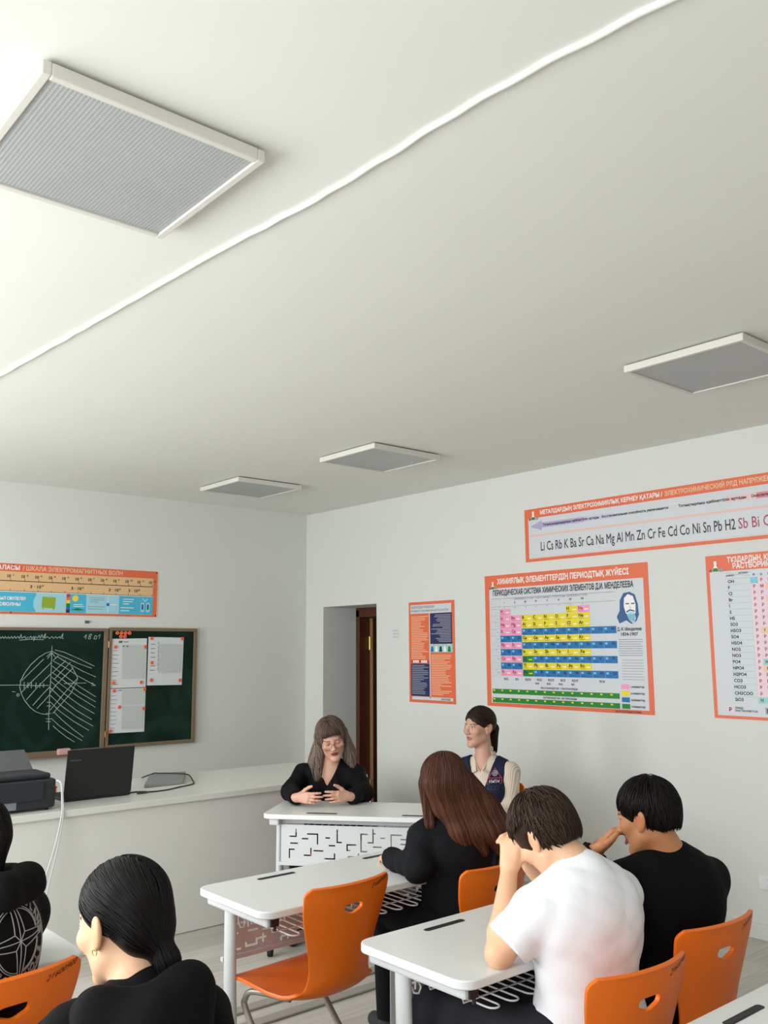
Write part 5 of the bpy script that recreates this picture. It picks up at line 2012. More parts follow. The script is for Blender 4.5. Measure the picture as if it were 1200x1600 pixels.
        for sx in (-1, 1):
            x, z = L[:, 0] * sx - 0.031, L[:, 2]
            arch = 0.0285 - 6.0 * (x - 0.004) ** 2 - 0.10 * np.maximum(x - 0.006, 0)
            br = np.maximum(np.abs(z - arch) - 0.0030, np.abs(x) - 0.020)
            blend(np.where(front, soft(br, 0.002), 0), lin(brows), 0.85)
            if lids:
                ln = np.maximum(np.abs(z - (0.0045 + 8 * x ** 2)) - 0.0013, np.abs(x) - 0.0135)
                blend(np.where(front, soft(ln, 0.0016), 0), lin((48, 34, 30)), 0.9)
                sh = np.sqrt((x / 0.016) ** 2 + ((z - 0.011) / 0.007) ** 2) - 1
                blend(np.where(front, soft(sh, 0.6), 0), base * np.array([0.78, 0.58, 0.55]), 0.55)
            else:
                e = np.maximum(np.abs(z - 0.0105) - 0.0056 * (1 - np.clip((x / 0.0145) ** 2, 0, 1)), np.abs(x) - 0.0140)
                blend(np.where(front, soft(e, 0.0016), 0), lin((214, 206, 200)))
                ir = np.sqrt((x - 0.001) ** 2 + (z - 0.0105) ** 2) - 0.0054
                blend(np.where(front & (e < 0.0005), soft(ir, 0.0016), 0), lin(iris))
                ul = np.maximum(np.abs(z - (0.0105 + 0.0056 * (1 - np.clip((x / 0.0145) ** 2, 0, 1)))) - 0.0012, np.abs(x) - 0.0150)
                blend(np.where(front, soft(ul, 0.0014), 0), lin((44, 32, 28)), 0.9)
        for m in moles:
            blend(soft(np.linalg.norm(v - np.asarray(m), axis=1) - 0.003, 0.003), lin((110, 70, 52)))
        np_mesh('body', v, q, SKIN, self.root, self.base, tint=c)
        return self

    def garment(self, name, sdf, m, h=0.0065, fold=None):
        if fold:
            sdf.disp = wrinkle(*fold)
        v, q = surface_nets(sdf, sdf.lo, sdf.hi, h)
        o = np_mesh(name, v, q, m, self.root, self.base)
        return o, v, q

    def hair(self, cap, roots, flow, rgb, n_steps=18, step=0.012, r=0.0013, lift=0.0015, h=0.005, spread=0.25, length=None, name='hair', cap_mesh=True, settle=0.8, trace=None, tip=None):
        """cap: distance field of the hair mass; roots: start points; flow(p, t) -> direction; strands run on the cap surface"""
        col = np.array(lin(rgb)[:3])
        rg = np.random.default_rng(5)
        V, F, C = [], [], []
        nv = 0
        if cap_mesh:
            v, q = surface_nets(cap, cap.lo, cap.hi, h)
            V.append(v)
            F.append(q)
            C.append(np.tile(col * 0.75, (len(v), 1)))
            nv = len(v)
        if trace is not None:
            cap = trace
        P = np.asarray(roots, float).copy()
        N = len(P)
        e = 0.002

        def grad(p):
            g = np.stack([cap((p + d).astype(np.float32)) - cap((p - d).astype(np.float32)) for d in np.eye(3) * e], 1)
            return g / (np.linalg.norm(g, axis=1)[:, None] + 1e-9)

        off = rg.uniform(-0.0008, lift * 2.2, N)
        jit = rg.normal(size=(N, 3)) * spread
        ln = np.ones(N) if length is None else length
        paths = []
        for t in range(n_steps):
            for _ in range(2):
                g = grad(P)
                d = cap(P.astype(np.float32)) - off
                P = P - g * (np.clip(d, -0.02, 0.02) * settle)[:, None]
            paths.append(P.copy())
            dirs = flow(P, t / n_steps) + jit * (0.4 + 0.6 * math.sin(t * 0.7 + 1.0))
            g = grad(P)
            dirs = dirs - g * (dirs * g).sum(1)[:, None]
            dirs /= np.linalg.norm(dirs, axis=1)[:, None] + 1e-9
            P = P + dirs * (step * ln)[:, None]
        X = np.stack(paths, 1)                                   # N x T x 3
        T = X.shape[1]
        tang = np.gradient(X, axis=1)
        tang /= np.linalg.norm(tang, axis=2)[..., None] + 1e-9
        nrm = grad(X.reshape(-1, 3)).reshape(X.shape)
        side = np.cross(tang, nrm)
        side /= np.linalg.norm(side, axis=2)[..., None] + 1e-9
        rad = r * rg.uniform(0.6, 1.5, N)[:, None] * np.minimum(1.0, (1.06 - np.linspace(0, 1, T)[None]) * 3.0)
        ring = []
        for k in range(4):
            a = PI / 2 * k
            ring.append(X + (side * math.cos(a) * 1.5 + nrm * math.sin(a)) * rad[..., None])
        RV = np.stack(ring, 2).reshape(-1, 3)                    # N*T*4
        i, t, k = np.meshgrid(np.arange(N), np.arange(T - 1), np.arange(4), indexing='ij')
        b0 = (i * T + t) * 4
        k2 = (k + 1) % 4
        Q = np.stack([b0 + k, b0 + k2, b0 + 4 + k2, b0 + 4 + k], -1).reshape(-1, 4)
        shade = rg.uniform(0.65, 1.5, N)
        V.append(RV)
        F.append(Q + nv)
        tc_ = col if tip is None else np.array(lin(tip)[:3])
        ramp = np.clip(np.linspace(-0.35, 1.1, T), 0, 1)[None, :, None]
        cc = (col * (1 - ramp) + tc_ * ramp) * shade[:, None, None]
        C.append(cc.repeat(4, axis=1).reshape(-1, 3))
        return np_mesh(name, np.concatenate(V), np.concatenate(F), HAIRM, self.root, self.base, tint=np.concatenate(C))

    def scalp_points(self, n, seed, region):
        """random points on the skull in head coordinates kept where region(local) is true; returned in world"""
        rg = np.random.default_rng(seed)
        out = []
        while len(out) < n:
            d = rg.normal(size=(n * 3, 3))
            d /= np.linalg.norm(d, axis=1)[:, None]
            L = d * np.array([0.078, 0.098, 0.090]) + np.array([0, -0.014, 0.036])
            out.extend(L[region(L)])
        L = np.array(out[:n])
        return self.ho + (L * self.hs) @ self.HR.T


def sit(p, hipL, hipR, knL, knR, anL, anR, toe):
    toe = np.asarray(toe, float)
    return dict(hipL=hipL, hipR=hipR, knL=knL, knR=knR, anL=anL, anR=anR, toeL=np.asarray(anL) + toe, toeR=np.asarray(anR) + toe)


def seated(c, yaw, kn=0.42, spread=0.09, hz=0.535, back=0.0, an=0.40):
    """hip, knee, ankle and toe points of a person seated at c=(x,y) and facing yaw (0 = +y, clockwise positive)"""
    f = np.array([math.sin(yaw), math.cos(yaw), 0])
    r = np.array([math.cos(yaw), -math.sin(yaw), 0])
    c = np.array([c[0], c[1], 0.0])
    out = {}
    for s_, sg in (('L', -1), ('R', 1)):
        out['hip' + s_] = c + r * sg * spread + np.array([0, 0, hz])
        out['kn' + s_] = c + r * sg * (spread + 0.02) + f * kn + np.array([0, 0, hz - 0.01])
        out['an' + s_] = c + r * sg * (spread + 0.02) + f * an + np.array([0, 0, 0.085])
        out['toe' + s_] = out['an' + s_] + f * 0.16
    return out


def skull_full(p, g=0.010, nape=True):
    c = Sdf(k=0.012, frame=(p.ho, p.HR, p.hs))
    c.ell((0, -0.016, 0.040), (0.0735 + g, 0.092 + g, 0.083 + g * 1.25))
    if nape:
        c.ell((0, -0.070, -0.012), (0.050 + g * .5, 0.022 + g * .7, 0.052), k=0.03)
    c.lo = c.lo - 0.01
    return c


def short_cap(p, nape=-0.050, thick=0.010, face=(0.064, 0.075, 0.078), fz=-0.022):
    """close-cropped hair: (mass trimmed to the hairline, untrimmed mass the strands lie on)"""
    full, c = skull_full(p, thick), skull_full(p, thick - 0.001)
    c.ell((0, 0.105, fz), face, k=0.006, op='s')
    for sx in (-1, 1):
        c.ell((sx * 0.088, -0.004, -0.012), (0.034, 0.030, 0.040), k=0.005, op='s')
    c.plane_cut([((0, 0, nape), (0, 0, 1)), ((0, -0.03, 0), (0, 1, 0.0))], k=0.004)
    c.plane_cut([((0, -0.034, 0), (0, -1, 0.0)), ((0, 0, -0.018), (0, 0, 1))], k=0.004)
    return c, full


def local(p, P):
    return ((P - p.ho) @ p.HR) / p.hs


# ---------------------------------------------------------------- 1. woman in glasses behind the turned desk
p = Person('woman in glasses and black blouse gesturing behind the turned desk', (3.585, 4.68, 0), (3.505, 4.60, 1.100), (-0.50, -0.80, -0.28), roll=-0.20, female=True, hs=1.05)
kn = seated((3.60, 4.70), math.atan2(-0.772, -0.636), kn=0.42)
p.joints(nb=(3.535, 4.655, 0.935), pv=(3.60, 4.735, 0.56), shL=(3.640, 4.525, 0.885), shR=(3.420, 4.785, 0.885),
         elL=(3.570, 4.365, 0.798), wrL=(3.410, 4.290, 0.800), elR=(3.285, 4.725, 0.798), wrR=(3.150, 4.475, 0.800), **kn)
hL = hand_sdf((3.398, 4.290, 0.806), (-0.93, 0.08, 0.04), (0.05, 0.15, 1), (0.3, 0.9, 0), curl=(0.30, 0.38, 0.45, 0.5), s=0.92, thumb=0.9, spread=0.09)
hR = hand_sdf((3.152, 4.464, 0.806), (0.28, -0.96, 0.0), (0.05, 0.1, 1), (0.95, 0.3, 0), curl=(0.30, 0.38, 0.45, 0.5), s=0.92, thumb=0.9, spread=0.09)
p.skin((208, 160, 138), h=0.0034, hands=(hL, hR), lips=(150, 66, 66), brows=(104, 80, 68), lids=True, cheeks=0.07)
g = p.trunk(0.008, wide=1.10, belly=0.015)
g.sub(p.sleeve('L', 0.010, puff=0.004, cuff=0.0), k=0.025)
g.sub(p.sleeve('R', 0.010, puff=0.004, cuff=0.0), k=0.025)
T = p.T
vb = p.j['nb'] - T[:, 2] * 0.105 + T[:, 1] * 0.10
g.plane_cut([(vb, T[:, 0] * 0.9 - T[:, 2] * 0.42), (vb, -T[:, 0] * 0.9 - T[:, 2] * 0.42), (p.j['nb'], -T[:, 1])], k=0.004)
p.garment('blouse', g, CL['black_blouse'], h=0.006, fold=(0.006, 34, 3))
lg = p.legs(0.008)
p.garment('trousers', lg, CL['black_trousers'], h=0.010)
for ft in p.feet(0.004):
    p.garment('shoe', ft, CL['shoe'], h=0.008)
cap = Sdf(k=0.02)
hc = Sdf(k=0.015, frame=(p.ho, p.HR))
hc.ell((0, -0.020, 0.042), (0.088, 0.104, 0.094))
hc.plane_cut([((0, 0.045, 0), (0, -1, 0)), ((0, 0, 0.056), (0, -0.2, 1)), ((0.066, 0, 0), (1, 0, 0)), ((-0.066, 0, 0), (-1, 0, 0))], k=0.012)
for sx in (-1, 1):
    q = 1.0 if sx > 0 else 0.74
    hc.cone((sx * 0.078, -0.005, 0.03), (sx * 0.084, 0.002, -0.06), 0.020, 0.020, k=0.02)
    hc.cone((sx * 0.084, 0.002, -0.06), (sx * 0.122 * q, 0.018, -0.125), 0.022, 0.030, k=0.02)
    hc.cone((sx * 0.122 * q, 0.018, -0.125), (sx * 0.128 * q, 0.062, -0.205), 0.030, 0.020, k=0.02)
    hc.cone((sx * 0.070, -0.05, -0.02), (sx * 0.130 * q, -0.03, -0.13), 0.034, 0.036, k=0.02)
hc.cone((0, -0.085, 0.0), (0, -0.075, -0.13), 0.045, 0.04, k=0.03)
hc._grow([(0, 0, -0.2)], 0.03)
cap.sub(hc)
DOWN = np.array([0, 0, -1.0])


def flow_teacher(P, t):
    L = local(p, P)
    d = np.stack([np.sign(L[:, 0]) * np.clip((L[:, 2] - 0.02) * 10, 0, 1) * 0.9, np.where(L[:, 1] > 0.02, 0.9, 0.12) * np.clip((L[:, 2] - 0.05) * 14, 0, 1) + 0.10, -np.ones(len(L))], 1)
    return d @ p.HR.T


roots = p.scalp_points(1500, 21, lambda L: (L[:, 2] > 0.055) & ((L[:, 1] < 0.065) | (L[:, 2] > 0.09)))
p.hair(cap, roots, flow_teacher, (92, 76, 66), n_steps=26, step=0.0140, r=0.0014, lift=0.004, spread=0.34, tip=(138, 120, 108), length=np.random.default_rng(1).uniform(0.55, 1.0, 1500))
# fringe over the forehead
fr_cap = Sdf(k=0.01, frame=(p.ho, p.HR))
fr_cap.ell((0, -0.002, 0.038), (0.080, 0.102, 0.088))
rg = np.random.default_rng(4)
fx_ = rg.uniform(-0.058, 0.058, 420)
roots = p.ho + np.stack([fx_ * 0.6 + 0.0, np.full(420, 0.050), np.full(420, 0.118)], 1) @ p.HR.T
p.hair(fr_cap, roots, lambda P, t: (np.stack([np.clip(local(p, P)[:, 0] * 9, -0.6, 0.6), np.full(len(P), 0.5), -np.ones(len(P))], 1)) @ p.HR.T, (76, 60, 52), n_steps=10, step=0.0085, r=0.0015, lift=0.002, spread=0.12, length=rg.uniform(0.75, 1.05, 420), name='fringe', cap_mesh=False)
mb = MB()
for sx in (-1, 1):
    ring = []
    for i in range(20):
        a = 2 * PI * i / 20
        ring.append(p.H(sx * 0.0335 + 0.0265 * math.cos(a), 0.100 - 0.010 * abs(math.cos(a)) * (1 if sx * math.cos(a) > 0 else 0), 0.004 + 0.0235 * math.sin(a)) - p.base)
    mb.tube(ring, 0.0011, 6, closed=True)
    mb.tube([p.H(sx * 0.060, 0.090, 0.010) - p.base, p.H(sx * 0.077, 0.05, 0.014) - p.base, p.H(sx * 0.080, -0.005, 0.016) - p.base], 0.0011, 6)
mb.tube([p.H(-0.008, 0.101, 0.008) - p.base, p.H(0, 0.104, 0.011) - p.base, p.H(0.008, 0.101, 0.008) - p.base], 0.0011, 6)
mb.build('glasses', mat('thin_metal_rim', (96, 70, 62), rough=0.3, metal=0.6), p.root, smooth=60)
mb = MB()
rc = p.j['nb']
mb.tube([p.H(-0.052, -0.01, -0.105) - p.base, vb + T[:, 0] * -0.028 + T[:, 2] * 0.075 + T[:, 1] * 0.006 - p.base, vb + T[:, 2] * 0.035 + T[:, 1] * 0.008 - p.base, vb + T[:, 0] * 0.028 + T[:, 2] * 0.075 + T[:, 1] * 0.006 - p.base, p.H(0.052, -0.01, -0.105) - p.base], 0.0008, 5)
mb.build('necklace', M['brass'], p.root, smooth=60)
mb = MB()
Rh = hL.frame
rp = Rh[0] + Rh[1] @ np.array([-0.0085, 0.099, -0.001])
mb.tube([rp + Rh[1] @ np.array([0.0098 * math.cos(2 * PI * i / 14), 0, 0.0098 * math.sin(2 * PI * i / 14)]) - p.base for i in range(14)], 0.0018, 6, closed=True)
mb.build('ring', M['brass'], p.root, smooth=60)

# ---------------------------------------------------------------- 2. woman in the navy vest by the right wall
p2 = p = Person('woman with ponytail in navy vest over beige shirt, sitting by the wall', (4.16, 3.87, 0), (4.135, 3.935, 1.172), (-1.0, 0.06, 0.02), female=True, hs=1.0)
kn = seated((4.165, 3.895), math.atan2(-0.90, -0.44), kn=0.42)
p.joints(nb=(4.160, 3.915, 0.970), pv=(4.185, 3.905, 0.56), shL=(4.222, 3.765, 0.918), shR=(4.088, 4.065, 0.918),
         elL=(4.178, 3.735, 0.700), wrL=(3.985, 3.700, 0.660), elR=(4.10, 4.125, 0.70), wrR=(3.93, 3.93, 0.655), **kn)
hL = hand_sdf((3.980, 3.701, 0.655), (-0.80, 0.55, -0.12), (0.3, 0.3, 0.8), (0.2, 0.3, -0.9), s=0.95)
hR = hand_sdf((3.925, 3.925, 0.650), (-0.72, -0.62, -0.15), (0.3, -0.3, 0.8), (0.2, -0.3, -0.9), s=0.95)
p.skin((196, 150, 128), h=0.0036, hands=(hL, hR), lips=(166, 104, 96), brows=(74, 54, 44), cheeks=0.04)
g = p.trunk(0.006, wide=1.0)
g.sub(p.sleeve('L', 0.012), k=0.03)
g.sub(p.sleeve('R', 0.012), k=0.03)
T = p.T
nk = p.H(0, -0.030, -0.085)
g.cone(p.j['nb'] - T[:, 2] * 0.02, p.j['nb'] + (nk - p.j['nb']) * 0.75, 0.064, 0.060, k=0.012, flat=0.0)
vb = p.j['nb'] - T[:, 2] * 0.048 + T[:, 1] * 0.085
g.plane_cut([(vb, T[:, 0] * 0.86 - T[:, 2] * 0.5), (vb, -T[:, 0] * 0.86 - T[:, 2] * 0.5), (p.j['nb'] + T[:, 1] * 0.012, -T[:, 1])], k=0.003)
p.garment('shirt', g, CL['beige_shirt'], h=0.006, fold=(0.004, 30, 8))
mb = MB()
for sx in (-1, 1):                                   # pointed collar flaps
    a0 = p.j['nb'] + T[:, 2] * 0.045 + T[:, 0] * sx * 0.050 + T[:, 1] * 0.030
    a1 = p.j['nb'] + T[:, 2] * 0.060 + T[:, 0] * sx * 0.058 - T[:, 1] * 0.035
    b0 = vb + T[:, 0] * sx * 0.020 + T[:, 1] * 0.024 + T[:, 2] * 0.012
    b1 = vb + T[:, 0] * sx * 0.060 + T[:, 1] * 0.014 - T[:, 2] * 0.006
    c1 = p.j['nb'] + T[:, 0] * sx * 0.078 - T[:, 1] * 0.03 + T[:, 2] * 0.005
    th = T[:, 1] * 0.004
    P_ = [q - p.base for q in (a0, b0, b1, c1, a1)]
    Q_ = [q - th for q in P_]
    mb.add(P_ + Q_, [(0, 1, 2, 3, 4), (9, 8, 7, 6, 5)] + [(i, i + 5, (i + 1) % 5 + 5, (i + 1) % 5) for i in range(5)])
mb.build('collar', CL['beige_shirt'], p.root)
ve = p.trunk(0.017, wide=1.03)
for s_, sg in (('L', -1), ('R', 1)):                  # armholes
    ve.plane_cut([(p.j['sh' + s_] - T[:, 0] * sg * 0.012, -T[:, 0] * sg), (p.j['nb'] - T[:, 2] * 0.26, -(-T[:, 2]) * -1.0)], k=0.004)
vv = p.j['nb'] - T[:, 2] * 0.235 + T[:, 1] * 0.10
ve.plane_cut([(vv, T[:, 0] * 0.95 - T[:, 2] * 0.30), (vv, -T[:, 0] * 0.95 - T[:, 2] * 0.30), (p.j['nb'] - T[:, 1] * 0.045, -T[:, 1])], k=0.003)
p.garment('vest', ve, CL['navy_vest'], h=0.006, fold=(0.0022, 26, 4))


def patch(pers, sdf, centre, ux, uz, nrm, items, name, mats, off=0.0045):
    """flat marks pressed onto a garment: items = (verts2d, faces, material index)"""
    mb = MB()
    for vs, fs, mi in items:
        P = np.array([np.asarray(centre) + ux * a + uz * b + nrm * 0.12 for a, b in vs])
        for _ in range(14):
            d = sdf(P.astype(np.float32)) - off - 0.0007 * mi
            P = P - np.asarray(nrm)[None] * np.clip(d, -0.05, 0.05)[:, None] * 0.8
        mb.add(P - pers.base, fs, mi)
    return mb.build(name, mats, pers.root)


def disc2(cx, cy, r, n=20, r2=0.0):
    o = [(cx + r * math.cos(2 * PI * i / n), cy + r * math.sin(2 * PI * i / n)) for i in range(n)]
    if r2 <= 0:
        return o, [tuple(range(n))]
    o += [(cx + r2 * math.cos(2 * PI * i / n), cy + r2 * math.sin(2 * PI * i / n)) for i in range(n)]
    return o, [(i, (i + 1) % n, n + (i + 1) % n, n + i) for i in range(n)]


def rect2(x0, y0, x1, y1):
    return [(x0, y0), (x1, y0), (x1, y1), (x0, y1)], [(0, 1, 2, 3)]


items = []
# crest on the vest: grey wheel, red rafters, white lettering bar
for r1, r2 in ((0.016, 0.0125), (0.0085, 0.006)):
    vs, fs = disc2(0, 0.030, r1, r2=r2)
    items.append((vs, fs, 0))
items.append((*rect2(-0.0095, 0.0285, 0.0095, 0.0315), 0))
items.append(([(-0.040, 0.002), (-0.034, 0.002), (0.002, 0.058), (0.0, 0.062)], [(0, 1, 2, 3)], 1))
items.append(([(0.040, 0.002), (0.0, 0.062), (-0.002, 0.058), (0.034, 0.002)], [(0, 1, 2, 3)], 1))
items.append((*rect2(-0.040, 0.000, 0.040, 0.006), 1))
items.append((*rect2(-0.040, -0.030, 0.040, -0.026), 1))
items.append((*rect2(-0.042, -0.026, -0.036, 0.000), 1))
items.append((*rect2(0.036, -0.026, 0.042, 0.000), 1))
tv, tf, tw = text_mesh('ЫЛЫМ')
items.append(([(q[0] / tw * 0.056 - 0.028, q[1] * 0.016 - 0.021) for q in tv], tf, 2))
for k in range(3):
    vs, fs = disc2(-0.02 + k * 0.02, -0.046, 0.011, r2=0.0095)
    items.append((vs, fs, 3))
pc = p.j['nb'] - T[:, 2] * 0.080 - T[:, 0] * 0.092 + T[:, 1] * 0.06
patch(p, ve, pc, T[:, 0], T[:, 2], T[:, 1], [([(a, b) for a, b in vs], fs, mi) for vs, fs, mi in items], 'crest', [mat('crest_grey', (170, 172, 182)), mat('crest_red', (150, 44, 60)), mat('crest_white', (222, 222, 226)), mat('crest_dim', (70, 74, 86))])
p.garment('trousers', p.legs(0.008), CL['black_trousers'], h=0.010)
for ft in p.feet(0.004):
    p.garment('shoe', ft, CL['shoe'], h=0.008)
cap = Sdf(k=0.02, frame=(p.ho, p.HR))
cap.ell((0, -0.018, 0.042), (0.082, 0.100, 0.090))
full2 = Sdf(k=0.02, frame=(p.ho, p.HR))
for c_ in (cap, full2):
    if c_ is full2:
        c_.ell((0, -0.018, 0.042), (0.082, 0.100, 0.090))
    else:
        c_.ell((0.014, 0.105, -0.008), (0.058, 0.070, 0.078), k=0.006, op='s')
        for sx in (-1, 1):
            c_.ell((sx * 0.088, 0.002, -0.020), (0.034, 0.034, 0.036), k=0.005, op='s')
        c_.plane_cut([((0, 0, -0.040), (0, 0, 1)), ((0, -0.02, 0), (0, -1, 0))], k=0.006)
    c_.cone((0, -0.088, 0.01), (0, -0.125, -0.005), 0.022, 0.024, k=0.015)
    c_.cone((0, -0.125, -0.005), (0, -0.130, -0.14), 0.027, 0.014, k=0.015)
    c_._grow([(0, -0.1, -0.13)], 0.03)


def flow_pull(P, t):
    L = local(p, P)
    tail = (L[:, 1] < -0.112)
    d = np.stack([np.where(tail, 0, -L[:, 0] * 4 + np.sign(L[:, 0]) * 6 * np.clip(L[:, 1] + 0.02, 0, 0.1)), np.where(tail, -0.12, -1.0), np.where(tail, -1.0, -0.35 - 3 * np.clip(L[:, 1], 0, .1) - 3 * (L[:, 2] - 0.03) * (L[:, 1] < -0.04))], 1)
    return d @ p.HR.T


roots = np.concatenate([p.scalp_points(1300, 3, lambda L: (L[:, 2] > 0.080 - 0.045 * (L[:, 1] < 0.0) - 0.02 * (np.abs(L[:, 0]) > 0.035)) & (L[:, 1] < 0.066)), p.ho + np.stack([np.random.default_rng(2).normal(0, .012, 200), np.full(200, -0.118), np.random.default_rng(3).uniform(-0.02, 0.015, 200)], 1) @ p.HR.T])
p.hair(cap, roots, flow_pull, (46, 34, 28), n_steps=18, step=0.010, r=0.0013, lift=0.0022, spread=0.12, trace=full2)

# ---------------------------------------------------------------- 3. long-haired student in black
p3 = p = Person('student with long straight brown hair in black sweatshirt, seen from behind', (2.74, 2.74, 0), (2.662, 2.740, 1.098), (0.10, 0.95, -0.25), female=True, hs=0.97)
kn = seated((2.73, 2.74), 0.25, kn=0.42)
p.joints(nb=(2.720, 2.745, 0.950), pv=(2.755, 2.745, 0.555), shL=(2.605, 2.805, 0.895), shR=(2.850, 2.690, 0.895),
         elL=(2.525, 2.745, 0.803), wrL=(2.585, 2.975, 0.785), elR=(2.99, 2.80, 0.80), wrR=(2.86, 2.99, 0.79), **kn)
hL = hand_sdf((2.588, 2.985, 0.783), (0.42, 0.90, -0.10), (0.9, -0.4, 0.1), (0, 0, -1), curl=(0.65, 0.7, 0.75, 0.8), s=0.93)
hR = hand_sdf((2.855, 3.00, 0.783), (-0.5, 0.85, -0.05), (-0.9, -0.4, 0.1), (0, 0, -1), curl=(0.6, 0.6, 0.6, 0.6), s=0.93)
p.skin((214, 168, 140), h=0.004, hands=(hL, hR))
g = p.trunk(0.020, wide=1.0)
g.sub(p.sleeve('L', 0.014, puff=0.0), k=0.025)
g.sub(p.sleeve('R', 0.014, puff=0.0), k=0.025)
p.garment('sweatshirt', g, CL['black_sweat'], h=0.007, fold=(0.011, 24, 12))
p.garment('trousers', p.legs(0.012), CL['black_trousers'], h=0.010)
for ft in p.feet(0.006):
    p.garment('shoe', ft, CL['shoe'], h=0.008)
cap = Sdf(k=0.03)
hc = Sdf(k=0.02, frame=(p.ho, p.HR))
hc.ell((0, -0.016, 0.040), (0.084, 0.102, 0.092))
hc.plane_cut([((0, 0.05, 0), (0, -1, 0)), ((0, 0, 0.05), (0, 0, 1))], k=0.02)
hc.cone((-0.070, 0.025, 0.02), (-0.072, 0.035, -0.14), 0.022, 0.014, k=0.02)
hc.cone((0.070, 0.02, 0.02), (0.08, 0.01, -0.14), 0.024, 0.03, k=0.02)
hc._grow([(0, 0, -0.14)], 0.03)
cap.sub(hc)
f3 = p.T[:, 1]
bk = [p.H(0, -0.060, 0.0), np.array([2.715, 2.655, 1.02]), np.array([2.755, 2.605, 0.93]), np.array([2.785, 2.590, 0.85])]
wd = [np.array([0.055, -0.03, 0]), np.array([0.075, -0.045, 0]), np.array([0.085, -0.055, 0]), np.array([0.085, -0.055, 0.0])]
for k_ in range(3):
    for u in (-1, -0.33, 0.33, 1):
        cap.cone(bk[k_] + wd[k_] * u, bk[k_ + 1] + wd[k_ + 1] * u, 0.040 if k_ == 0 else 0.034, (0.034, 0.030, 0.014)[k_], k=0.03)


def flow_long(P, t):
    L = local(p, P)
    high = np.clip((L[:, 2] - 0.04) * 14, 0, 1)[:, None]
    rad = np.stack([L[:, 0] * 7, (L[:, 1] + 0.005) * 9, np.zeros(len(L))], 1) @ p.HR.T
    back = np.where(L[:, 2] < -0.02, 1.0, 0.0)[:, None] * np.array([0.30, -0.22, 0])
    return rad * high + np.array([0, 0, -1.0]) + back * (L[:, 1] < 0.01)[:, None]


N3 = 2600
roots = np.concatenate([p.scalp_points(1900, 9, lambda L: L[:, 2] > 0.075), p.scalp_points(700, 10, lambda L: (L[:, 1] < -0.02) & (L[:, 2] > 0.0))])
p.hair(cap, roots, flow_long, (70, 42, 31), tip=(92, 60, 45), n_steps=34, step=0.0125, r=0.0013, lift=0.003, spread=0.10, length=np.random.default_rng(6).uniform(0.72, 1.04, N3))

# ---------------------------------------------------------------- 4. student in the white T-shirt
p4 = p = Person('student in white T-shirt bowing his head onto his clasped hands', (2.22, 1.77, 0), (2.268, 1.882, 1.075), (-0.06, 0.74, -0.62), roll=0.05, hs=1.0)
kn = seated((2.25, 1.80), -0.05, kn=0.42, spread=0.11)
p.joints(nb=(2.302, 1.770, 0.985), pv=(2.285, 1.760, 0.555), shL=(2.130, 1.815, 0.898), shR=(2.468, 1.765, 0.898),
         elL=(2.030, 1.870, 0.788), wrL=(2.185, 1.965, 0.965), elR=(2.49, 1.95, 0.788), wrR=(2.320, 1.995, 0.965), **kn)
hL = hand_sdf((2.188, 1.967, 0.975), (0.25, 0.06, 0.96), (0.35, -0.9, 0.0), (0.8, 0.5, 0), curl=(1.0, 1.05, 1.1, 1.15), s=1.0)
hR = hand_sdf((2.318, 1.997, 0.975), (-0.55, 0.05, 0.85), (-0.3, -0.9, 0.0), (-0.8, 0.4, 0), curl=(0.75, 0.75, 0.8, 0.8), s=1.0)
p.skin((226, 178, 142), h=0.0034, hands=(hL, hR), neck=(0.052, 0.062), moles=[])
g = p.trunk(0.016, wide=1.26)
g.sub(p.sleeve('L', 0.018, upto=0.78), k=0.03)
g.sub(p.sleeve('R', 0.018, upto=0.78), k=0.03)
T = p.T
p.garment('t_shirt', g, CL['white_tee'], h=0.006, fold=(0.0055, 30, 21))
mb = MB()
ring = []
nc = p.j['nb'] + np.array([0.0, 0.004, 0.004])
nd = unit(p.H(0, -0.022, -0.045) - p.j['nb'])
r1 = unit(np.cross(nd, [0, 1, 0]))
r2 = np.cross(nd, r1)
mb.tube([nc + (r1 * math.cos(2 * PI * i / 28) + r2 * math.sin(2 * PI * i / 28)) * 0.064 - p.base for i in range(28)], 0.0075, 8, closed=True)
mb.build('neckband', CL['white_tee'], p.root, smooth=60)
p.garment('trousers', p.legs(0.014), CL['trousers'], h=0.008, fold=(0.004, 22, 5))
for ft in p.feet(0.006):
    p.garment('shoe', ft, CL['shoe'], h=0.008)
cap, full = short_cap(p, nape=-0.060, thick=0.015, face=(0.060, 0.075, 0.070))
crown = np.array([0.0, -0.055, 0.125])


def flow_short(P, t):
    L = local(p, P)
    d = L - crown
    d[:, 2] = d[:, 2] * 0.6 - 0.05
    return unit_rows(d) @ p.HR.T


def unit_rows(d):
    return d / (np.linalg.norm(d, axis=1)[:, None] + 1e-9)


roots = p.scalp_points(2600, 31, lambda L: ((L[:, 2] > 0.070) & (np.abs(L[:, 0]) < 0.055)) | ((L[:, 1] < -0.035) & (L[:, 2] > -0.012)) | ((L[:, 1] < 0.03) & (L[:, 2] > 0.068)))
p.hair(cap, roots, flow_short, (54, 41, 33), n_steps=9, step=0.0070, r=0.0015, lift=0.0045, spread=0.40, settle=0.6, trace=full, length=np.where((np.abs(local(p, roots)[:, 0]) > 0.045) & (np.abs(local(p, roots)[:, 1] - 0.005) < 0.045), 0.5, 1.0))

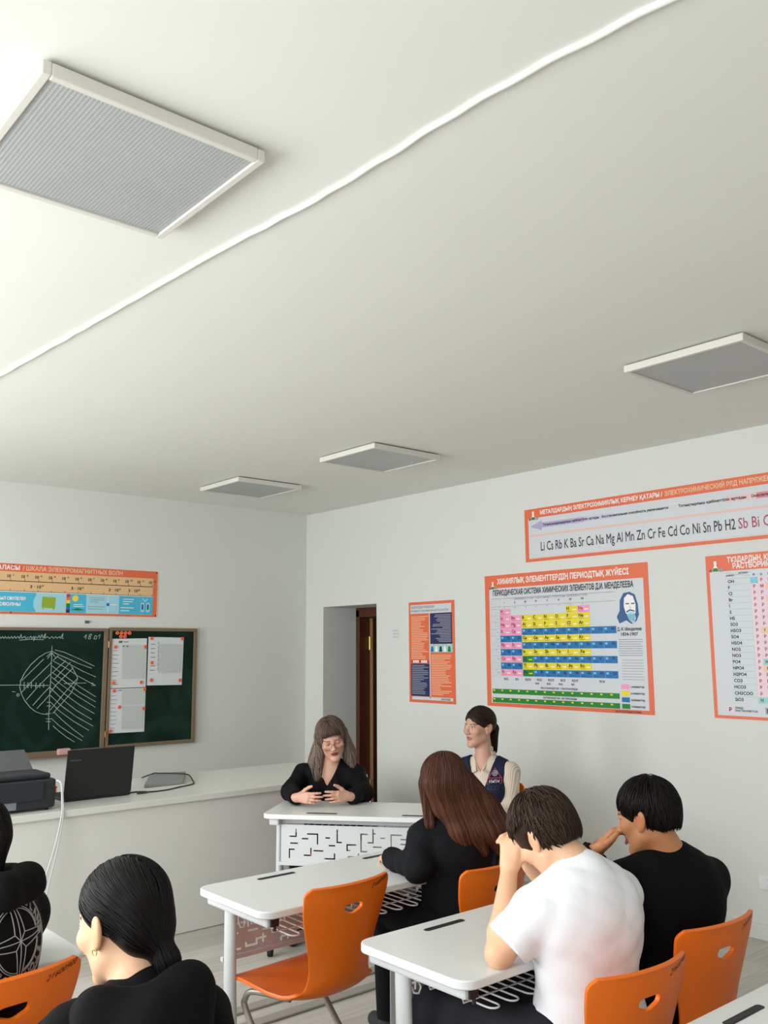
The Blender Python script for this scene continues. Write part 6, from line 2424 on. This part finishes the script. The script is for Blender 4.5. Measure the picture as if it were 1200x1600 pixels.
# ---------------------------------------------------------------- 5. boy in the black jumper
p5 = p = Person('boy in black jumper resting his hand against his mouth, by the wall', (2.73, 1.84, 0), (2.690, 1.798, 1.092), (-0.17, 0.92, -0.20), roll=0.0, hs=1.0)
kn = seated((2.735, 1.84), -0.1, kn=0.42, spread=0.11)
p.joints(nb=(2.748, 1.748, 0.955), pv=(2.735, 1.800, 0.555), shL=(2.585, 1.835, 0.895), shR=(2.905, 1.712, 0.882),
         elL=(2.610, 2.080, 0.800), wrL=(2.655, 1.985, 0.962), elR=(2.958, 1.795, 0.735), wrR=(2.850, 2.030, 0.800), **kn)
hL = hand_sdf((2.657, 1.978, 0.975), (0.32, -0.66, 0.66), (-0.95, -0.3, 0.1), (0.3, -0.6, -0.7), curl=(0.95, 1.05, 1.1, 1.15), s=1.02)
hR = hand_sdf((2.845, 2.033, 0.790), (-0.75, 0.65, -0.05), (-0.65, -0.75, 0.1), (0, 0, -1), curl=(0.5, 0.5, 0.5, 0.5), s=1.0)
p.skin((196, 134, 92), h=0.0036, hands=(hL, hR), brows=(30, 24, 20), neck=(0.052, 0.060), lips=(160, 90, 76))
g = p.trunk(0.018, wide=1.24)
g.sub(p.sleeve('L', 0.014), k=0.03)
g.sub(p.sleeve('R', 0.014), k=0.03)
nd = unit(p.H(0, -0.022, -0.045) - p.j['nb'])
g.cone(p.j['nb'] - nd * 0.02, p.j['nb'] + nd * 0.028, 0.074, 0.066, k=0.015, flat=0.0)
p.garment('jumper', g, CL['black_jumper'], h=0.0065, fold=(0.005, 18, 40))
p.garment('trousers', p.legs(0.012), CL['black_trousers'], h=0.010)
for ft in p.feet(0.006):
    p.garment('shoe', ft, CL['shoe'], h=0.008)
cap, full = short_cap(p, nape=-0.042, thick=0.010, face=(0.062, 0.075, 0.074))
crown = np.array([0.0, -0.05, 0.125])
roots = p.scalp_points(2600, 33, lambda L: (L[:, 2] > 0.074) | ((L[:, 1] < -0.035) & (L[:, 2] > -0.005)) | ((L[:, 1] < 0.03) & (L[:, 2] > 0.052)))
p.hair(cap, roots, flow_short, (20, 16, 14), n_steps=8, step=0.0068, r=0.0013, lift=0.0026, spread=0.22, settle=0.7, trace=full)

# ---------------------------------------------------------------- 6. student with the dark low ponytail
p6 = p = Person('student with dark low ponytail in black hoodie, lower left foreground', (0.86, 1.70, 0), (0.830, 1.770, 1.118), (-0.32, 0.92, -0.22), female=True, hs=0.96)
kn = seated((0.86, 1.69), -0.05, kn=0.42)
p.joints(nb=(0.835, 1.690, 0.975), pv=(0.855, 1.675, 0.56), shL=(0.722, 1.740, 0.925), shR=(0.935, 1.655, 0.935),
         elL=(0.66, 1.93, 0.80), wrL=(0.76, 2.10, 0.79), elR=(1.01, 1.85, 0.80), wrR=(0.97, 2.06, 0.79), **kn)
hL = hand_sdf((0.765, 2.105, 0.783), (0.7, 0.7, -0.05), (0.7, -0.7, 0.1), (0, 0, -1), s=0.95)
hR = hand_sdf((0.965, 2.065, 0.783), (-0.6, 0.8, -0.05), (-0.8, -0.6, 0.1), (0, 0, -1), s=0.95)
p.skin((222, 178, 142), h=0.0036, hands=(hL, hR), brows=(30, 24, 22), neck=(0.046, 0.054))
g = p.trunk(0.024, wide=0.86)
g.sub(p.sleeve('L', 0.020, puff=0.004), k=0.03)
g.sub(p.sleeve('R', 0.020, puff=0.004), k=0.03)
p.garment('hoodie', g, CL['black_hoodie'], h=0.007, fold=(0.009, 21, 15))
hood = Sdf(k=0.055)
T = p.T
A = lambda r, f, u: p.j['nb'] + T[:, 0] * r + T[:, 1] * f + T[:, 2] * u
hood.cone(A(-0.115, 0.045, 0.005), A(-0.075, -0.065, 0.030), 0.028, 0.036)
hood.cone(A(-0.075, -0.065, 0.030), A(0.02, -0.105, 0.025), 0.036, 0.044)
hood.cone(A(0.02, -0.100, 0.020), A(0.080, -0.065, 0.048), 0.042, 0.034)
hood.cone(A(0.085, -0.070, 0.050), A(0.100, 0.03, 0.02), 0.036, 0.028)
hood.cone(A(-0.05, -0.10, -0.03), A(0.07, -0.115, -0.02), 0.045, 0.05)
p.garment('hood', hood, CL['black_hoodie'], h=0.006, fold=(0.006, 24, 9))
p.garment('trousers', p.legs(0.012), CL['black_trousers'], h=0.010)
for ft in p.feet(0.006):
    p.garment('shoe', ft, CL['shoe'], h=0.008)
cap = Sdf(k=0.02, frame=(p.ho, p.HR, p.hs))
cap.ell((0, -0.016, 0.040), (0.078, 0.097, 0.086))
cap.ell((0, -0.065, -0.02), (0.060, 0.042, 0.05), k=0.03)
full6 = Sdf(k=0.02, frame=(p.ho, p.HR, p.hs))
for c_ in (cap, full6):
    if c_ is full6:
        c_.ell((0, -0.016, 0.040), (0.079, 0.098, 0.087))
        c_.ell((0, -0.065, -0.02), (0.060, 0.042, 0.05), k=0.03)
    else:
        c_.ell((0, 0.110, -0.015), (0.068, 0.078, 0.080), k=0.006, op='s')
        for sx in (-1, 1):
            c_.ell((sx * 0.090, -0.004, -0.016), (0.036, 0.032, 0.040), k=0.005, op='s')
        c_.plane_cut([((0, 0, -0.055), (0, 0, 1)), ((0, -0.02, 0), (0, -1, 0))], k=0.006)
    c_.cone((0, -0.082, -0.04), (0.006, -0.100, -0.080), 0.024, 0.020, k=0.02)
    c_.cone((0.006, -0.100, -0.080), (0.012, -0.112, -0.15), 0.021, 0.014, k=0.02)
    c_._grow([(0, -0.1, -0.13)], 0.03)


def flow_low(P, t):
    L = local(p, P)
    tail = (L[:, 2] < -0.055)
    d = np.stack([np.where(tail, 0.1, -L[:, 0] * 2.5 * (L[:, 1] < 0) + np.sign(L[:, 0]) * 7 * np.clip(L[:, 2] - 0.05, 0, 0.1)),
                  np.where(tail, -0.3, -0.75), np.where(tail, -1, -0.55 - 5 * np.clip(-L[:, 1] - 0.02, 0, 0.1))], 1)
    return d @ p.HR.T


roots = np.concatenate([p.scalp_points(1700, 41, lambda L: (L[:, 2] > 0.080)), p.scalp_points(900, 42, lambda L: ((L[:, 1] < 0.02) & (L[:, 2] > 0.055)) | ((L[:, 1] < -0.045) & (L[:, 2] > 0.01))),
                        p.ho + np.stack([np.random.default_rng(2).normal(0.008, .012, 160), np.full(160, -0.095), np.random.default_rng(3).uniform(-0.075, -0.05, 160)], 1) @ p.HR.T])
p.hair(cap, roots, flow_low, (17, 14, 13), n_steps=18, step=0.0100, r=0.0012, lift=0.0022, spread=0.10, trace=full6)
mb = MB()
er = p.H(-0.083, -0.004, -0.034)
mb.tube([er + p.HR @ np.array([0, 0.006 * math.cos(2 * PI * i / 12), 0.006 * math.sin(2 * PI * i / 12)]) - p.base for i in range(12)], 0.0011, 6, closed=True)
mb.build('earring', M['brass'], p.root, smooth=60)

# ---------------------------------------------------------------- 7. student in the emblem hoodie
p7 = p = Person('student at left edge in black hoodie with large white compass emblem', (0.84, 2.68, 0), (0.806, 2.700, 1.125), (-0.45, 0.87, -0.15), hs=1.0)
kn = seated((0.84, 2.68), -0.5, kn=0.40)
p.joints(nb=(0.855, 2.650, 0.980), pv=(0.845, 2.690, 0.56), shL=(0.735, 2.560, 0.905), shR=(0.985, 2.755, 0.905),
         elL=(0.55, 2.76, 0.80), wrL=(0.56, 3.00, 0.79), elR=(0.985, 2.96, 0.80), wrR=(0.79, 3.07, 0.79), **kn)
hL = hand_sdf((0.562, 3.005, 0.783), (0.2, 0.95, -0.05), (0.9, -0.2, 0.1), (0, 0, -1), s=1.0)
hR = hand_sdf((0.785, 3.07, 0.783), (-0.9, 0.4, -0.05), (-0.3, -0.9, 0.1), (0, 0, -1), s=1.0)
p.skin((220, 176, 142), h=0.004, hands=(hL, hR), brows=(30, 24, 22))
g = p.trunk(0.020, wide=1.06)
g.sub(p.sleeve('L', 0.020), k=0.03)
g.sub(p.sleeve('R', 0.020), k=0.03)
g.disp = wrinkle(0.004, 16, 17)
hoodie7 = g
p.garment('hoodie', g, CL['faded_hoodie'], h=0.0065)
T = p.T
A = lambda r, f, u: p.j['nb'] + T[:, 0] * r + T[:, 1] * f + T[:, 2] * u
hood = Sdf(k=0.03)
hood.cone(A(-0.10, 0.03, 0.045), A(-0.06, -0.075, 0.060), 0.028, 0.036)
hood.cone(A(-0.06, -0.075, 0.060), A(0.05, -0.080, 0.060), 0.037, 0.037)
hood.cone(A(0.05, -0.080, 0.060), A(0.085, 0.02, 0.050), 0.036, 0.030)
hood.cone(A(-0.05, -0.085, 0.035), A(0.055, -0.085, 0.035), 0.032, 0.032)
p.garment('hood', hood, CL['faded_hoodie'], h=0.006, fold=(0.006, 24, 19))
p.garment('trousers', p.legs(0.012), CL['black_trousers'], h=0.010)
for ft in p.feet(0.006):
    p.garment('shoe', ft, CL['shoe'], h=0.008)
# emblem on the back: ringed eight-edged compass star with lettering around it, drawn in outline
lines = []


def arc(r, a0, a1, n=60):
    return [(r * math.sin(a0 + (a1 - a0) * i / n), r * math.cos(a0 + (a1 - a0) * i / n)) for i in range(n + 1)]


for r in (0.128, 0.122):
    lines.append(arc(r, math.radians(22), math.radians(338), 90))
for r in (0.082, 0.077):
    for q in range(4):
        lines.append(arc(r, math.radians(90 * q + 10), math.radians(90 * q + 80), 18))
for q in range(4):
    a = PI / 2 * q
    s_, c_ = math.sin(a), math.cos(a)
    rot_ = lambda x, y: (x * c_ + y * s_, -x * s_ + y * c_)
    R0 = 0.118
    for sx in (-1, 1):
        lines.append([rot_(*z) for z in ((sx * 0.019, 0.019), (sx * 0.014, 0.055), (sx * 0.009, 0.085), (0.0, R0))])
    lines.append([rot_(*z) for z in ((0, 0), (0.002, 0.06), (0, R0))])
    lines.append([rot_(*z) for z in ((0, 0), (0.019, 0.019))])
bc = A(-0.030, -0.05, -0.072)
mb = MB()


def press(pts):
    P = np.array([bc + T[:, 0] * a + T[:, 2] * b - T[:, 1] * 0.14 for a, b in pts])
    for _ in range(16):
        d = hoodie7(P.astype(np.float32)) - 0.0012
        P = P + T[:, 1][None] * np.clip(d, -0.05, 0.05)[:, None] * 0.75
    return P - p.base


def resample(pts, m=0.006):
    out = [pts[0]]
    for a, b in zip(pts[:-1], pts[1:]):
        k_ = max(1, int(math.hypot(b[0] - a[0], b[1] - a[1]) / m))
        out += [(a[0] + (b[0] - a[0]) * i / k_, a[1] + (b[1] - a[1]) * i / k_) for i in range(1, k_ + 1)]
    return out


for ln in lines:
    mb.tube([Vector(q) for q in press(resample(ln))], 0.0013, 5)


def ring_letter(ch, ang, r0, hgt, wid):
    """outlined letter standing on a circle, tops outward"""
    ls = text_loops(ch)
    mid = sum((l[:, 0].min() + l[:, 0].max()) / 2 for l in ls[:1])
    for l in ls:
        pts = []
        for x, y in np.vstack([l, l[:1]]):
            x, y = (x - mid) * wid, r0 + y * hgt
            a = ang + x / (r0 + hgt / 2)
            pts.append((y * math.sin(a), y * math.cos(a)))
        mb.tube([Vector(q) for q in press(resample(pts, 0.008))], 0.0011, 4)


word = 'ISLAND STONE ISLAND STONE '
for i, ch in enumerate(word):
    if ch != ' ':
        ring_letter(ch, math.radians(24 + i * 352 / len(word)), 0.089, 0.026, 0.021)
mb.build('compass_emblem', mat('emblem_ink_white', (176, 172, 166), rough=0.9), p.root)
cap = Sdf(k=0.02, frame=(p.ho, p.HR))
cap.ell((0, -0.018, 0.040), (0.086, 0.104, 0.092))
cap.cone((0, -0.06, 0.0), (0, -0.065, -0.075), 0.058, 0.036, k=0.03)
cap.plane_cut([((0, 0.030, 0), (0, -1, -0.2)), ((0, 0, 0.055), (0, -0.3, 1))], k=0.02)
cap._grow([(0, -0.06, -0.1)], 0.04)
roots = p.scalp_points(1400, 51, lambda L: (L[:, 2] > 0.070) | ((L[:, 1] < 0.0) & (L[:, 2] > 0.03)))


def flow_down(P, t):
    L = local(p, P)
    high = np.clip((L[:, 2] - 0.04) * 14, 0, 1)[:, None]
    rad = np.stack([L[:, 0] * 8, (L[:, 1] + 0.02) * 8, np.zeros(len(L))], 1)
    return (rad * high + np.stack([-L[:, 0] * 1.5, np.zeros(len(L)), -np.ones(len(L))], 1)) @ p.HR.T


p.hair(cap, roots, flow_down, (22, 19, 18), n_steps=18, step=0.011, r=0.0013, lift=0.002, spread=0.10)
